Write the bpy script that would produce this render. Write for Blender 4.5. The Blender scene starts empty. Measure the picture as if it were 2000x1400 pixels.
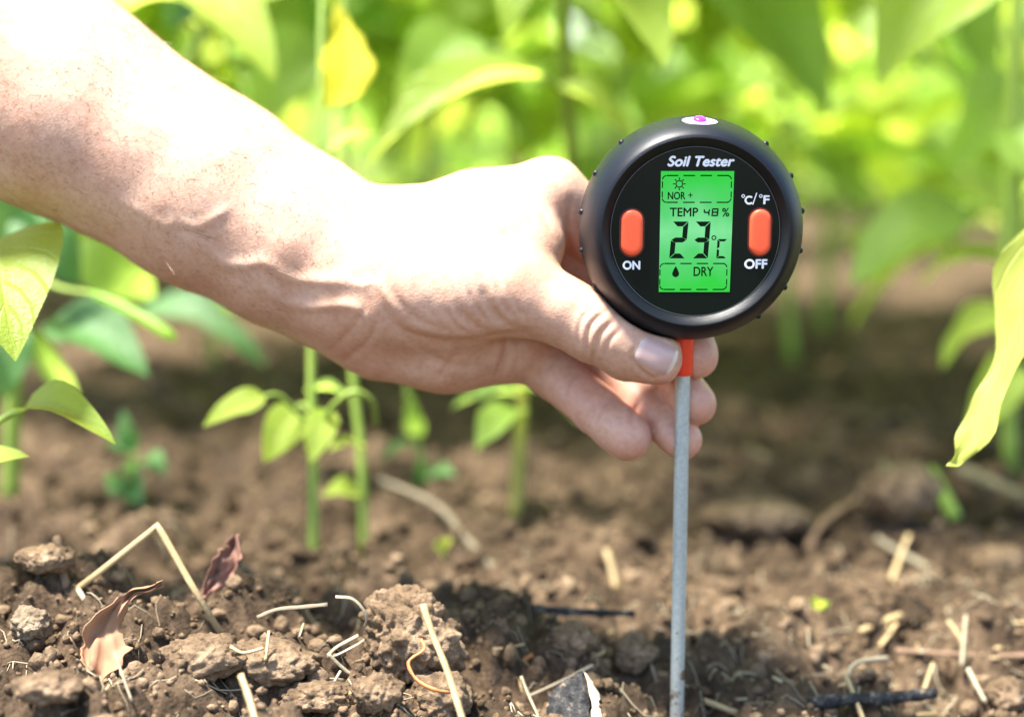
import bpy, math, random
import numpy as np
from mathutils import Vector, Matrix
from mathutils.bvhtree import BVHTree

R = math.radians
SC = bpy.context.scene
COL = SC.collection

# ------------------------------------------------------------------ camera, sky, sun, exposure
PITCH, LENS, CAM_H, D0 = R(9.3), 55.0, 0.178, 0.46
FPX = 2000.0 * LENS / 36.0
PXM = D0 / FPX                                   # metres per photo pixel in the plane of the tester
cam_data = bpy.data.cameras.new('camera')
cam = bpy.data.objects.new('camera', cam_data); COL.objects.link(cam)
cam.location = (0, 0, CAM_H); cam.rotation_euler = (math.pi / 2 - PITCH, 0, 0)
cam_data.lens = LENS; cam_data.sensor_width = 36; cam_data.sensor_fit = 'HORIZONTAL'
cam_data.clip_start = 0.01; cam_data.clip_end = 500
cam_data.dof.use_dof = True; cam_data.dof.focus_distance = D0 - 0.012; cam_data.dof.aperture_fstop = 4.4
SC.camera = cam

SUN_EL, SUN_AZ = R(72), R(-106)                  # azimuth from +Y towards +X: high, from the left and a little in front
sun_vec = Vector((math.sin(SUN_AZ) * math.cos(SUN_EL), math.cos(SUN_AZ) * math.cos(SUN_EL), math.sin(SUN_EL)))
world = bpy.data.worlds.new('World'); SC.world = world; world.use_nodes = True
wn = world.node_tree.nodes; wn.clear()
sky = wn.new('ShaderNodeTexSky'); sky.sky_type = 'NISHITA'; sky.sun_disc = False
sky.sun_elevation = SUN_EL; sky.sun_rotation = SUN_AZ
bg = wn.new('ShaderNodeBackground'); bg.inputs['Strength'].default_value = 0.125
wo = wn.new('ShaderNodeOutputWorld')
world.node_tree.links.new(sky.outputs[0], bg.inputs[0]); world.node_tree.links.new(bg.outputs[0], wo.inputs[0])
sl = bpy.data.lights.new('sun', 'SUN'); sl.energy = 4.9; sl.angle = R(10.0); sl.color = (1.0, 0.955, 0.88)
sun = bpy.data.objects.new('sun', sl); COL.objects.link(sun)
sun.rotation_euler = sun_vec.to_track_quat('Z', 'Y').to_euler()
SC.view_settings.view_transform = 'Standard'; SC.view_settings.look = 'None'
SC.view_settings.gamma = 1.0; SC.view_settings.exposure = 1.92
SC.view_settings.use_curve_mapping = False
SC.cycles.use_denoising = True
SC.cycles.max_bounces = 12; SC.cycles.transmission_bounces = 12; SC.cycles.diffuse_bounces = 6; SC.cycles.transparent_max_bounces = 8
SC.cycles.caustics_reflective = False; SC.cycles.caustics_refractive = False

# ------------------------------------------------------------------ helpers
RIGHT = Vector((1, 0, 0)); FWD = Vector((0, math.cos(PITCH), -math.sin(PITCH))); UP = Vector((0, math.sin(PITCH), math.cos(PITCH)))
CAM = Vector((0, 0, CAM_H))
nF, nU = np.array(FWD), np.array(UP)

def P(px, py, d):                                # a point seen at (px,py), d metres ahead of the lens
    return CAM + FWD * d + RIGHT * ((px - 1000) / FPX * d) + UP * ((700 - py) / FPX * d)

def Pn(a):                                       # same for an array of (px, py, pixels of depth behind the tester)
    d = (D0 + a[:, 2] * PXM)[:, None]
    x = (a[:, 0:1] - 1000) / FPX * d; u = (700 - a[:, 1:2]) / FPX * d
    return np.array(CAM)[None] + nF[None] * d + nU[None] * u + np.array([[1., 0, 0]]) * x

def hsh(ix, iy, iz, s):
    n = (ix * 374761393 + iy * 668265263 + iz * 2147483647 + s * 974634529) & 0xffffffff
    n = ((n ^ (n >> 13)) * 1274126177) & 0xffffffff
    n = n ^ (n >> 16)
    return (n & 0xffff) / 32767.5 - 1.0

def vnoise(x, y, z=None, s=0):
    x = np.asarray(x, float); y = np.asarray(y, float)
    z = np.zeros_like(x) if z is None else np.asarray(z, float)
    ix, iy, iz = (np.floor(v).astype(np.int64) for v in (x, y, z))
    fx, fy, fz = x - ix, y - iy, z - iz
    fx, fy, fz = (f * f * f * (f * (f * 6 - 15) + 10) for f in (fx, fy, fz))
    r = 0
    for dx in (0, 1):
        for dy in (0, 1):
            for dz in (0, 1):
                w = (fx if dx else 1 - fx) * (fy if dy else 1 - fy) * (fz if dz else 1 - fz)
                r = r + w * hsh(ix + dx, iy + dy, iz + dz, s)
    return r

def fbm(x, y, z=None, o=4, s=0, billow=False):
    t, a, f = 0, 1.0, 1.0
    x, y = np.asarray(x, float), np.asarray(y, float); z = None if z is None else np.asarray(z, float)
    for k in range(o):
        x, y = 0.62 * x - 0.785 * y, 0.785 * x + 0.62 * y
        if z is not None: y, z = 0.71 * y - 0.704 * z, 0.704 * y + 0.71 * z
        n = vnoise(x * f, y * f, None if z is None else z * f, s + k * 17)
        t = t + a * (np.abs(n) * 2 - 0.7 if billow else n); a *= 0.5; f *= 2.03
    return t

def mesh_obj(name, v, f, mat=None, parent=None, smooth=True, uv=None):
    me = bpy.data.meshes.new(name)
    v = np.asarray(v, float)
    if isinstance(f, np.ndarray):
        k = f.shape[1]
        me.vertices.add(len(v)); me.vertices.foreach_set('co', v.ravel())
        me.loops.add(f.size); me.loops.foreach_set('vertex_index', f.ravel().astype(np.int32))
        me.polygons.add(len(f)); me.polygons.foreach_set('loop_start', np.arange(0, f.size, k, dtype=np.int32))
        me.polygons.foreach_set('loop_total', np.full(len(f), k, np.int32))
        me.update(calc_edges=True)
    else:
        me.from_pydata([tuple(p) for p in v], [], f)
    if smooth: me.polygons.foreach_set('use_smooth', np.ones(len(me.polygons), bool))
    if uv is not None:
        li = np.zeros(len(me.loops), np.int32); me.loops.foreach_get('vertex_index', li)
        l = me.uv_layers.new(name='UVMap'); l.data.foreach_set('uv', np.asarray(uv, float)[li].ravel())
    me.validate(); me.update()
    if mat: me.materials.append(mat)
    o = bpy.data.objects.new(name, me); COL.objects.link(o)
    if parent: attach(o, parent)
    return o

def attach(o, parent):                           # parent without moving; parents are plain translated Empties or meshes
    o.parent = parent; o.matrix_parent_inverse = world_of(parent).inverted()

def world_of(o):
    m = o.matrix_basis
    return m if o.parent is None else world_of(o.parent) @ o.matrix_parent_inverse @ m

def thing(name, label, cat, loc, group=None):
    o = bpy.data.objects.new(name, None); COL.objects.link(o); o.location = loc; o.empty_display_size = 0.01
    return tag(o, label, cat, group)

def tag(o, label, cat, group=None):
    o['label'] = label; o['category'] = cat
    if group: o['group'] = group
    return o

def tube(pts, rad, n=8, flat=1.0, cap=True):
    pts = [Vector(p) for p in pts]; rad = rad if isinstance(rad, (list, tuple)) else [rad] * len(pts)
    v, f = [], []
    ref = None
    for i, p in enumerate(pts):
        t = (pts[min(i + 1, len(pts) - 1)] - pts[max(i - 1, 0)]).normalized()
        if ref is None: ref = t.orthogonal().normalized()
        ref = (ref - t * ref.dot(t)).normalized(); b = t.cross(ref)
        for k in range(n):
            a = 2 * math.pi * k / n
            v.append(p + (ref * math.cos(a) + b * math.sin(a) * flat) * rad[i])
    for i in range(len(pts) - 1):
        for k in range(n):
            f.append((i * n + k, i * n + (k + 1) % n, (i + 1) * n + (k + 1) % n, (i + 1) * n + k))
    if cap:
        f.append(tuple(reversed(range(n)))); f.append(tuple(range((len(pts) - 1) * n, len(pts) * n)))
    return v, f

def spline(pts, n):                              # Catmull-Rom through the points
    pts = [Vector(p) for p in pts]; out = []
    q = [pts[0] * 2 - pts[1]] + pts + [pts[-1] * 2 - pts[-2]]
    for i in range(1, len(q) - 2):
        for k in range(n):
            t = k / n
            out.append(0.5 * ((2 * q[i]) + (q[i + 1] - q[i - 1]) * t + (2 * q[i - 1] - 5 * q[i] + 4 * q[i + 1] - q[i + 2]) * t * t
                              + (3 * q[i] - q[i - 1] - 3 * q[i + 1] + q[i + 2]) * t ** 3))
    out.append(pts[-1]); return out

class Bag:                                       # collects pieces of one mesh
    def __init__(s): s.v, s.f = [], []
    def add(s, vf):
        n = len(s.v); s.v += list(vf[0]); s.f += [tuple(i + n for i in q) for q in vf[1]]; return s
    def build(s, name, mat, parent=None, smooth=True): return mesh_obj(name, [tuple(p) for p in s.v], s.f, mat, parent, smooth)

# ------------------------------------------------------------------ materials
def mat(name):
    m = bpy.data.materials.new(name); m.use_nodes = True
    nt = m.node_tree; b = nt.nodes['Principled BSDF']
    return m, nt, b, nt.nodes['Material Output']

def node(nt, typ, **kw):
    n = nt.nodes.new(typ)
    for k, v in kw.items():
        if k in n.inputs: n.inputs[k].default_value = v
        else: setattr(n, k, v)
    return n

def ramp(nt, fac, stops):
    r = nt.nodes.new('ShaderNodeValToRGB'); e = r.color_ramp.elements
    while len(e) < len(stops): e.new(0.5)
    for i, (p, c) in enumerate(stops): e[i].position = p; e[i].color = (*c, 1)
    nt.links.new(fac, r.inputs[0]); return r.outputs[0]

def noise_tex(nt, scale, detail=4, rough=0.55, coord='Object', vec=None):
    n = node(nt, 'ShaderNodeTexNoise', Scale=scale, Detail=detail, Roughness=rough)
    if vec is None:
        tc = nt.nodes.new('ShaderNodeTexCoord'); vec = tc.outputs[coord]
    nt.links.new(vec, n.inputs['Vector']); return n

def mix(nt, fac, a, b, typ='MIX'):
    m = nt.nodes.new('ShaderNodeMix'); m.data_type = 'RGBA'; m.blend_type = typ
    for s, v in ((m.inputs[0], fac), (m.inputs[6], a), (m.inputs[7], b)):
        if hasattr(v, 'is_output'): nt.links.new(v, s)
        elif isinstance(v, (int, float)): s.default_value = v
        else: s.default_value = (*v, 1)
    return m.outputs[2]

def bump(nt, b, h, strength, dist):
    n = node(nt, 'ShaderNodeBump', Strength=strength, Distance=dist); nt.links.new(h, n.inputs['Height'])
    nt.links.new(n.outputs[0], b.inputs['Normal']); return n

def plain(name, col, rough=0.5, grain=0.0, gscale=2000, spec=0.5, var=0.0):
    m, nt, b, o = mat(name); b.inputs['Base Color'].default_value = (*col, 1); b.inputs['Roughness'].default_value = rough; b.inputs['Specular IOR Level'].default_value = 0.5 if rough < 0.5 else 0.2
    b.inputs['Specular IOR Level'].default_value = spec
    if grain:
        n = noise_tex(nt, gscale, 3); bump(nt, b, n.outputs[0], grain, 0.0003)
    if var:
        n = noise_tex(nt, 120, 5)
        nt.links.new(mix(nt, n.outputs[0], [c * (1 - var) for c in col], [min(1, c * (1 + var)) for c in col]), b.inputs['Base Color'])
    return m

def leaf_mat(name, ca, cb, ct, tw=0.60, rough=0.36):
    m, nt, b, o = mat(name)
    oi = nt.nodes.new('ShaderNodeObjectInfo'); tc = nt.nodes.new('ShaderNodeTexCoord')
    n = noise_tex(nt, 60, 3)
    add = node(nt, 'ShaderNodeMath', operation='MULTIPLY_ADD'); nt.links.new(n.outputs[0], add.inputs[0]); add.inputs[1].default_value = 0.55
    s = node(nt, 'ShaderNodeMath', operation='MULTIPLY_ADD'); nt.links.new(oi.outputs['Random'], s.inputs[0]); s.inputs[1].default_value = 0.9; s.inputs[2].default_value = -0.22
    nt.links.new(s.outputs[0], add.inputs[2])
    base = mix(nt, add.outputs[0], ca, cb)
    # veins: midrib and slanted side veins from the leaf's own coordinates
    sep = nt.nodes.new('ShaderNodeSeparateXYZ'); nt.links.new(tc.outputs['UV'], sep.inputs[0])
    ab = node(nt, 'ShaderNodeMath', operation='ABSOLUTE'); nt.links.new(sep.outputs[1], ab.inputs[0])
    sl_ = node(nt, 'ShaderNodeMath', operation='MULTIPLY_ADD'); nt.links.new(ab.outputs[0], sl_.inputs[0]); sl_.inputs[1].default_value = -0.28; nt.links.new(sep.outputs[0], sl_.inputs[2])
    m8 = node(nt, 'ShaderNodeMath', operation='MULTIPLY'); nt.links.new(sl_.outputs[0], m8.inputs[0]); m8.inputs[1].default_value = 7.0
    fr = node(nt, 'ShaderNodeMath', operation='PINGPONG'); nt.links.new(m8.outputs[0], fr.inputs[0]); fr.inputs[1].default_value = 0.5
    v1 = node(nt, 'ShaderNodeMapRange'); nt.links.new(fr.outputs[0], v1.inputs[0]); v1.inputs[1].default_value = 0.0; v1.inputs[2].default_value = 0.09; v1.inputs[3].default_value = 1; v1.inputs[4].default_value = 0
    v2 = node(nt, 'ShaderNodeMapRange'); nt.links.new(ab.outputs[0], v2.inputs[0]); v2.inputs[1].default_value = 0.0; v2.inputs[2].default_value = 0.07; v2.inputs[3].default_value = 1; v2.inputs[4].default_value = 0
    mx = node(nt, 'ShaderNodeMath', operation='MAXIMUM'); nt.links.new(v1.outputs[0], mx.inputs[0]); nt.links.new(v2.outputs[0], mx.inputs[1])
    vf = node(nt, 'ShaderNodeMath', operation='MULTIPLY'); nt.links.new(mx.outputs[0], vf.inputs[0]); vf.inputs[1].default_value = 0.35
    col = mix(nt, vf.outputs[0], base, [min(1, c * 1.9 + 0.03) for c in cb])
    nt.links.new(col, b.inputs['Base Color']); b.inputs['Roughness'].default_value = rough
    hv = node(nt, 'ShaderNodeMath', operation='MULTIPLY_ADD'); nt.links.new(mx.outputs[0], hv.inputs[0]); hv.inputs[1].default_value = -0.8; nt.links.new(n.outputs[0], hv.inputs[2])
    bump(nt, b, hv.outputs[0], 0.5, 0.0012)
    tr = nt.nodes.new('ShaderNodeBsdfTranslucent')
    nt.links.new(mix(nt, add.outputs[0], [c * 0.75 for c in ct], ct), tr.inputs[0])
    ms = nt.nodes.new('ShaderNodeMixShader'); ms.inputs[0].default_value = tw
    nt.links.new(b.outputs[0], ms.inputs[1]); nt.links.new(tr.outputs[0], ms.inputs[2]); nt.links.new(ms.outputs[0], o.inputs[0])
    return m

M = {}
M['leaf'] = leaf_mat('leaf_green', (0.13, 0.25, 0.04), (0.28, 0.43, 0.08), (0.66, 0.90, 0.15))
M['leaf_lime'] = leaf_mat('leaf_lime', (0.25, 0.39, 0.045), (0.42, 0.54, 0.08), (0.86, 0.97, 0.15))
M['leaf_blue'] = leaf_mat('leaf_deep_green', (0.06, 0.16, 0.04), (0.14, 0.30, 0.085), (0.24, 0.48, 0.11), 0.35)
M['leaf_yellow'] = leaf_mat('leaf_yellow', (0.52, 0.46, 0.012), (0.60, 0.53, 0.02), (0.90, 0.82, 0.02), 0.5, 0.75)
M['stem'] = plain('stem_green', (0.24, 0.34, 0.05), 0.5, 0.3, 600, var=0.25)
M['stem_olive'] = plain('stem_olive', (0.26, 0.24, 0.05), 0.6, 0.3, 600, var=0.3)
M['straw'] = plain('straw', (0.40, 0.285, 0.135), 0.55, 0.6, 900, var=0.5)
M['straw_grey'] = plain('straw_weathered', (0.32, 0.265, 0.17), 0.7, 0.5, 900, var=0.3)
M['stalk'] = plain('dull_stalk', (0.17, 0.135, 0.085), 0.75, 0.5, 900, var=0.4)
M['twig'] = plain('twig_brown', (0.20, 0.12, 0.07), 0.8, 0.6, 700, var=0.4)
M['root'] = plain('root_orange', (0.48, 0.17, 0.05), 0.6, 0.4, 700, var=0.4)
M['char'] = None and plain('charred_wood', (0.040, 0.037, 0.034), 0.8, 1.0, 400, var=0.8, spec=0.2)
def char_mat():
    m, nt, b, o = mat('charred_wood'); n1 = noise_tex(nt, 260, 6, 0.7); n2 = noise_tex(nt, 900, 3)
    nt.links.new(ramp(nt, n1.outputs[0], [(0.42, (0.020, 0.020, 0.021)), (0.56, (0.060, 0.058, 0.055)), (0.66, (0.30, 0.23, 0.16))]), b.inputs['Base Color'])
    b.inputs['Roughness'].default_value = 0.85; b.inputs['Specular IOR Level'].default_value = 0.2; bump(nt, b, n1.outputs[0], 1.0, 0.002); return m
M['char'] = char_mat()
M['bark_pale'] = plain('pale_wood', (0.44, 0.38, 0.28), 0.8, 0.9, 500, var=0.2)
M['dry_leaf'] = plain('dry_leaf', (0.30, 0.155, 0.08), 0.8, 0.6, 260, var=0.35)
M['dry_leaf_red'] = plain('dry_leaf_reddish', (0.22, 0.11, 0.075), 0.8, 0.6, 260, var=0.35)

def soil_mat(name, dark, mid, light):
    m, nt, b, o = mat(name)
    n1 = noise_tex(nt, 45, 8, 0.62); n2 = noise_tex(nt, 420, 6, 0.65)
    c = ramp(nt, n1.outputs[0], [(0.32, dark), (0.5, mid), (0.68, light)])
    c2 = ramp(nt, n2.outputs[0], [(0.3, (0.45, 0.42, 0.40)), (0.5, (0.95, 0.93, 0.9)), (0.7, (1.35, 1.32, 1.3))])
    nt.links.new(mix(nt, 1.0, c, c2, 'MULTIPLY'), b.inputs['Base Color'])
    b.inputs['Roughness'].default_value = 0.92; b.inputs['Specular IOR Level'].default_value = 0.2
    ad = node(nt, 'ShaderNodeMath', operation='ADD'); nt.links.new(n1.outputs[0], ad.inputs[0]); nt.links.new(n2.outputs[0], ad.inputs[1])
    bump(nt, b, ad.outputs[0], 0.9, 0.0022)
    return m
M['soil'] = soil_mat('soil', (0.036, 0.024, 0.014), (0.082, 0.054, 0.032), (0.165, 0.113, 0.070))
M['clod'] = soil_mat('soil_clod', (0.085, 0.056, 0.032), (0.185, 0.126, 0.075), (0.33, 0.235, 0.15))
M['clod_pale'] = soil_mat('pale_clod', (0.15, 0.11, 0.07), (0.23, 0.175, 0.115), (0.33, 0.26, 0.18))

# ------------------------------------------------------------------ ground
def ground_h(x, y):
    x = np.asarray(x, float); y = np.asarray(y, float)
    r = np.hypot(x, y)
    h = 0.009 * fbm(x * 3.1 + 4, y * 3.1, o=3, s=3)
    crest = 0.480 + 0.018 * vnoise(x * 14, x * 0 + 2.2, s=8)
    side = 1 / (1 + np.exp(np.clip((x - 0.02) / 0.03, -40, 40)))
    h = h + (0.021 * side - 0.021 * (1 - side)) * np.exp(-((y - crest) / np.where(y > crest, 0.030, 0.075)) ** 2)
    near = np.clip((3.0 - r) / 2.0, 0, 1)
    h = h + near * (0.0085 * fbm(x * 26, y * 26, o=3, s=21, billow=True) + 0.0035 * fbm(x * 95, y * 95, o=3, s=33, billow=True) + 0.0010 * fbm(x * 330, y * 330, o=2, s=41))
    h = h - near * 0.010 * np.clip(fbm(x * 17 + 9, y * 17, o=2, s=51) - 0.55, 0, 1) * 2.2      # cracks and hollows
    h = h - 0.005 * np.exp(-((y - 0.60) / 0.05) ** 2)
    return h - 0.004

def build_ground():
    a = np.concatenate([np.linspace(-180, -36, 150, endpoint=False), np.linspace(-36, 36, 760, endpoint=False), np.linspace(36, 180, 150)]) * math.pi / 180
    r = np.concatenate([[0.02, 0.1, 0.2], np.geomspace(0.3, 0.95, 330, endpoint=False), np.geomspace(0.95, 3.2, 150, endpoint=False), np.geomspace(3.2, 120, 40)])
    A, Rr = np.meshgrid(a, r); x = (Rr * np.sin(A)).ravel(); y = (Rr * np.cos(A)).ravel()
    z = ground_h(x, y)
    nr, na = A.shape
    i = np.arange(nr - 1)[:, None] * na + np.arange(na - 1)[None]
    f = np.stack([i, i + na, i + na + 1, i + 1], -1).reshape(-1, 4)[:, ::-1]
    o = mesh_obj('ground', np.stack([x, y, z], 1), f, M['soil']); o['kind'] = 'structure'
    return o
ground = build_ground()

def hit(px, py):                                  # where the line of sight meets the soil
    d = np.geomspace(0.3, 6, 900)
    pts = np.array(CAM)[None] + d[:, None] * (nF + np.array([1., 0, 0]) * ((px - 1000) / FPX) + nU * ((700 - py) / FPX))[None]; below = pts[:, 2] < ground_h(pts[:, 0], pts[:, 1])
    k = int(np.argmax(below)) if below.any() else len(d) - 1
    return Vector(pts[k]), float(d[k])

def gz(x, y): return float(ground_h(np.array([x]), np.array([y]))[0])

# ------------------------------------------------------------------ soil tester
def build_tester():
    c0 = P(1347, 445.5, D0)
    base = Vector((c0.x - 0.0015, c0.y, gz(c0.x, c0.y)))
    T = thing('soil_tester', 'round black digital soil tester with green screen, held above its grey probe', 'soil tester', base)
    mm = 0.001
    roll = Matrix.Identity(4)
    def L(x, y, z): return c0 + (roll @ Vector((x, y, z))) * mm      # local millimetres: x right, y away, z up
    def lathe(prof, n=128):
        v, f = [], []
        for (r, y) in prof:
            for k in range(n):
                a = 2 * math.pi * k / n; v.append(L(r * math.cos(a), y, r * math.sin(a)))
        for i in range(len(prof) - 1):
            for k in range(n): f.append((i * n + k, (i + 1) * n + k, (i + 1) * n + (k + 1) % n, i * n + (k + 1) % n))
        return v, f
    rub = plain('black_rubber', (0.003, 0.0045, 0.008), 0.42, 0.14, 2600, 0.28)
    prof = [(0.01, 14.5), (20, 14.5), (24, 14), (28, 12), (30.6, 8.5), (32, 4.5), (32.65, 0), (32.6, -3), (32.2, -6), (31.5, -9), (30.3, -12), (28.9, -14.3), (27.7, -15.6), (27.0, -16.0)]
    prof = [(p.x, p.y) for p in spline([(r, y, 0) for r, y in prof], 4)]
    b = Bag().add(lathe(prof)); hous = b.build('housing', rub, T)
    bez = plain('black_plastic', (0.004, 0.005, 0.006), 0.36, 0.3, 3200, 0.32)
    Bag().add(lathe([(27.0, -16.0), (26.75, -16.15), (26.4, -16.0), (25.4, -15.2), (24.55, -14.45), (24.3, -14.2), (24.15, -13.4)])).build('bezel', bez, T)
    # face plate
    fm, nt, pb, o = mat('face_glass'); pb.inputs['Base Color'].default_value = (0.004, 0.009, 0.007, 1); pb.inputs['Roughness'].default_value = 0.16
    pb.inputs['Specular IOR Level'].default_value = 0.18
    n = 128; v = [L(24.2 * math.cos(2 * math.pi * k / n), -13.9, 24.2 * math.sin(2 * math.pi * k / n)) for k in range(n)]
    face = mesh_obj('face_plate', v, [tuple(reversed(range(n)))], fm, T, False)
    rim = plain('thin_rim', (0.05, 0.055, 0.055), 0.35)
    Bag().add(lathe([(24.22, -14.22), (24.1, -14.3), (23.98, -14.22)])).build('rim', rim, T)
    # face coordinates from a 2.8x reading of the dial: X right, Y down
    S = 0.1461 / 2.8
    def Z(X, Y, y=-14.0): return L((X - 790) * S, y, (702 - Y) * S)
    def poly(name, polys, m, parent, y, smooth=False):
        b = Bag()
        for pl in polys: b.add(([Z(X, Y, y) for X, Y in pl], [tuple(range(len(pl)))]))
        return b.build(name, m, parent, smooth)
    def quadstrip(p, w, closed=False):
        out = []; p = [Vector((*q, 0)) for q in p]
        for i in range(len(p) - (0 if closed else 1)):
            a, c = p[i], p[(i + 1) % len(p)]; t = (c - a).normalized(); nn = Vector((-t.y, t.x, 0)) * w / 2
            a2, c2 = a - t * w * 0.1, c + t * w * 0.1
            out.append([tuple((a2 + nn).xy), tuple((c2 + nn).xy), tuple((c2 - nn).xy), tuple((a2 - nn).xy)])
        return out
    def text(name, s, box, m, parent, y, shear=0.0, fat=0.0):
        cu = bpy.data.curves.new(name, 'FONT'); cu.body = s; cu.shear = shear; cu.resolution_u = 6
        t = bpy.data.objects.new(name, cu); COL.objects.link(t)
        dg = bpy.context.evaluated_depsgraph_get(); me = bpy.data.meshes.new_from_object(t.evaluated_get(dg))
        co = np.array([v.co[:2] for v in me.vertices]); fs = [tuple(p.vertices) for p in me.polygons]
        bpy.data.objects.remove(t); bpy.data.curves.remove(cu); bpy.data.meshes.remove(me)
        lo, hi = co.min(0), co.max(0)
        X = box[0] + (co[:, 0] - lo[0]) / (hi[0] - lo[0]) * (box[2] - box[0]); Y = box[3] - (co[:, 1] - lo[1]) / (hi[1] - lo[1]) * (box[3] - box[1])
        b_ = Bag()                               # heavier strokes: the outline printed again a hair to each side
        for k_, (ox, oy) in enumerate(((0, 0), (1, 0), (-1, 0), (0, 1), (0, -1)) if fat else ((0, 0),)):
            b_.add(([Z(a + ox * fat, c + oy * fat, y - 0.004 * k_) for a, c in zip(X, Y)], fs))
        return b_.build(name, m, parent, False)
    white = plain('white_print', (0.85, 0.86, 0.86), 0.5)
    text('lettering', 'Soil Tester', (635, 292, 995, 345), white, face, -14.03, 0.25, 3.0)
    text('lettering', 'ON', (398, 862, 490, 907), white, face, -14.03, 0, 2.8)
    text('lettering', 'OFF', (1065, 853, 1187, 902), white, face, -14.03, 0, 2.8)
    text('lettering', 'C', (1058, 507, 1096, 551), white, face, -14.03, 0, 2.2)
    text('lettering', 'F', (1160, 505, 1190, 549), white, face, -14.03, 0, 2.2)
    def ring(cx, cy, r, w, m, parent, y, name='degree_mark', k=28):
        v = []; f = []
        for i in range(k):
            a = 2 * math.pi * i / k
            v += [Z(cx + (r - w / 2) * math.cos(a), cy + (r - w / 2) * math.sin(a), y), Z(cx + (r + w / 2) * math.cos(a), cy + (r + w / 2) * math.sin(a), y)]
            j = (i + 1) % k; f.append((2 * i, 2 * i + 1, 2 * j + 1, 2 * j))
        return mesh_obj(name, v, f, m, parent, False)
    ring(1048, 507, 7.5, 4.5, white, face, -14.03); ring(1144, 507, 7.5, 4.5, white, face, -14.03)
    poly('slash', quadstrip([(1101, 553), (1121, 490)], 6), white, face, -14.03)
    # screen, lit from behind
    sm, nt, pb, o = mat('lcd_backlight'); pb.inputs['Base Color'].default_value = (0.008, 0.05, 0.014, 1); pb.inputs['Roughness'].default_value = 0.35
    tc = nt.nodes.new('ShaderNodeTexCoord'); sep = nt.nodes.new('ShaderNodeSeparateXYZ'); nt.links.new(tc.outputs['UV'], sep.inputs[0])
    nz = noise_tex(nt, 2.2, 2, 0.5, 'UV')
    dx = node(nt, 'ShaderNodeMath', operation='SUBTRACT'); nt.links.new(sep.outputs[1], dx.inputs[0]); dx.inputs[1].default_value = 0.5
    ab = node(nt, 'ShaderNodeMath', operation='ABSOLUTE'); nt.links.new(dx.outputs[0], ab.inputs[0])
    ad = node(nt, 'ShaderNodeMath', operation='MULTIPLY_ADD'); nt.links.new(nz.outputs[0], ad.inputs[0]); ad.inputs[1].default_value = 0.5; nt.links.new(ab.outputs[0], ad.inputs[2])
    nt.links.new(ramp(nt, ad.outputs[0], [(0.20, (0.13, 0.46, 0.19)), (0.45, (0.045, 0.36, 0.085)), (0.70, (0.001, 0.36, 0.010))]), pb.inputs['Emission Color'])
    pb.inputs['Emission Strength'].default_value = 0.43
    q = [(598, 372), (996, 372), (986, 1032), (596, 1032)]
    v = []; uv = []; f = []
    for j in range(9):
        for i in range(7):
            t, u = j / 8, i / 6
            xl = q[0][0] + (q[3][0] - q[0][0]) * t; xr = q[1][0] + (q[2][0] - q[1][0]) * t
            v.append(Z(xl + (xr - xl) * u, 372 + 660 * t, -14.02)); uv.append((u, 1 - t))
    for j in range(8):
        for i in range(6): f.append((j * 7 + i, (j + 1) * 7 + i, (j + 1) * 7 + i + 1, j * 7 + i + 1))
    scr = mesh_obj('screen', v, f, sm, T, False, uv)
    ink = plain('lcd_segment', (0.002, 0.010, 0.003), 0.8, spec=0.1)
    yk = -14.05
    def seg(ch, x0, y0, x1, y1, w, slant, name='digit', gap=2.5):
        segs = {'2': 'abged', '3': 'abgcd', '4': 'fgbc', '8': 'abcdefg', 'C': 'aefd'.replace('a', 'a')}[ch]
        ym = (y0 + y1) / 2; h = w / 2
        def s(x, y): return (x + slant * (y1 - y) / (y1 - y0) - 0, y)
        G = {'a': [(x0 + gap, y0), (x1 - gap, y0), (x1 - w - gap, y0 + w), (x0 + w + gap, y0 + w)],
             'd': [(x0 + w + gap, y1 - w), (x1 - w - gap, y1 - w), (x1 - gap, y1), (x0 + gap, y1)],
             'g': [(x0 + gap, ym), (x0 + w * .8, ym - h), (x1 - w * .8, ym - h), (x1 - gap, ym), (x1 - w * .8, ym + h), (x0 + w * .8, ym + h)],
             'f': [(x0, y0 + gap), (x0 + w, y0 + w + gap), (x0 + w, ym - h - gap), (x0, ym - gap)],
             'e': [(x0, ym + gap), (x0 + w, ym + h + gap), (x0 + w, y1 - w - gap), (x0, y1 - gap)],
             'b': [(x1, y0 + gap), (x1, ym - gap), (x1 - w, ym - h - gap), (x1 - w, y0 + w + gap)],
             'c': [(x1, ym + gap), (x1, y1 - gap), (x1 - w, y1 - w - gap), (x1 - w, ym + h + gap)]}
        return poly(name, [[s(*p) for p in G[k]] for k in segs], ink, scr, yk)
    seg('2', 650, 645, 737, 847, 27, 16); seg('3', 778, 645, 862, 847, 27, 12)
    seg('4', 832, 575, 866, 617, 8.5, 3, gap=0.6); seg('8', 876, 573, 913, 617, 8.5, 3, gap=0.6)
    seg('C', 908, 741, 962, 847, 13, 5, gap=1.5)
    ring(893, 734, 10.5, 6, ink, scr, yk)
    text('lettering', 'TEMP', (650, 571, 803, 617), ink, scr, yk, 0, 1.3)
    text('lettering', 'NOR', (638, 485, 732, 525), ink, scr, yk, 0, 1.2)
    text('lettering', 'DRY', (786, 894, 893, 943), ink, scr, yk, 0, 1.2)
    text('percent_sign', '%', (936, 572, 973, 618), ink, scr, yk, 0, 1.3)
    poly('plus_sign', quadstrip([(748, 502), (772, 502)], 5) + [[(p[0], p[1]) for p in r] for r in quadstrip([(760, 490), (760, 499.4)], 5) + quadstrip([(760, 504.6), (760, 514)], 5)], ink, scr, yk)
    ring(699, 441, 18, 6, ink, scr, yk, 'sun_icon')
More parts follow.
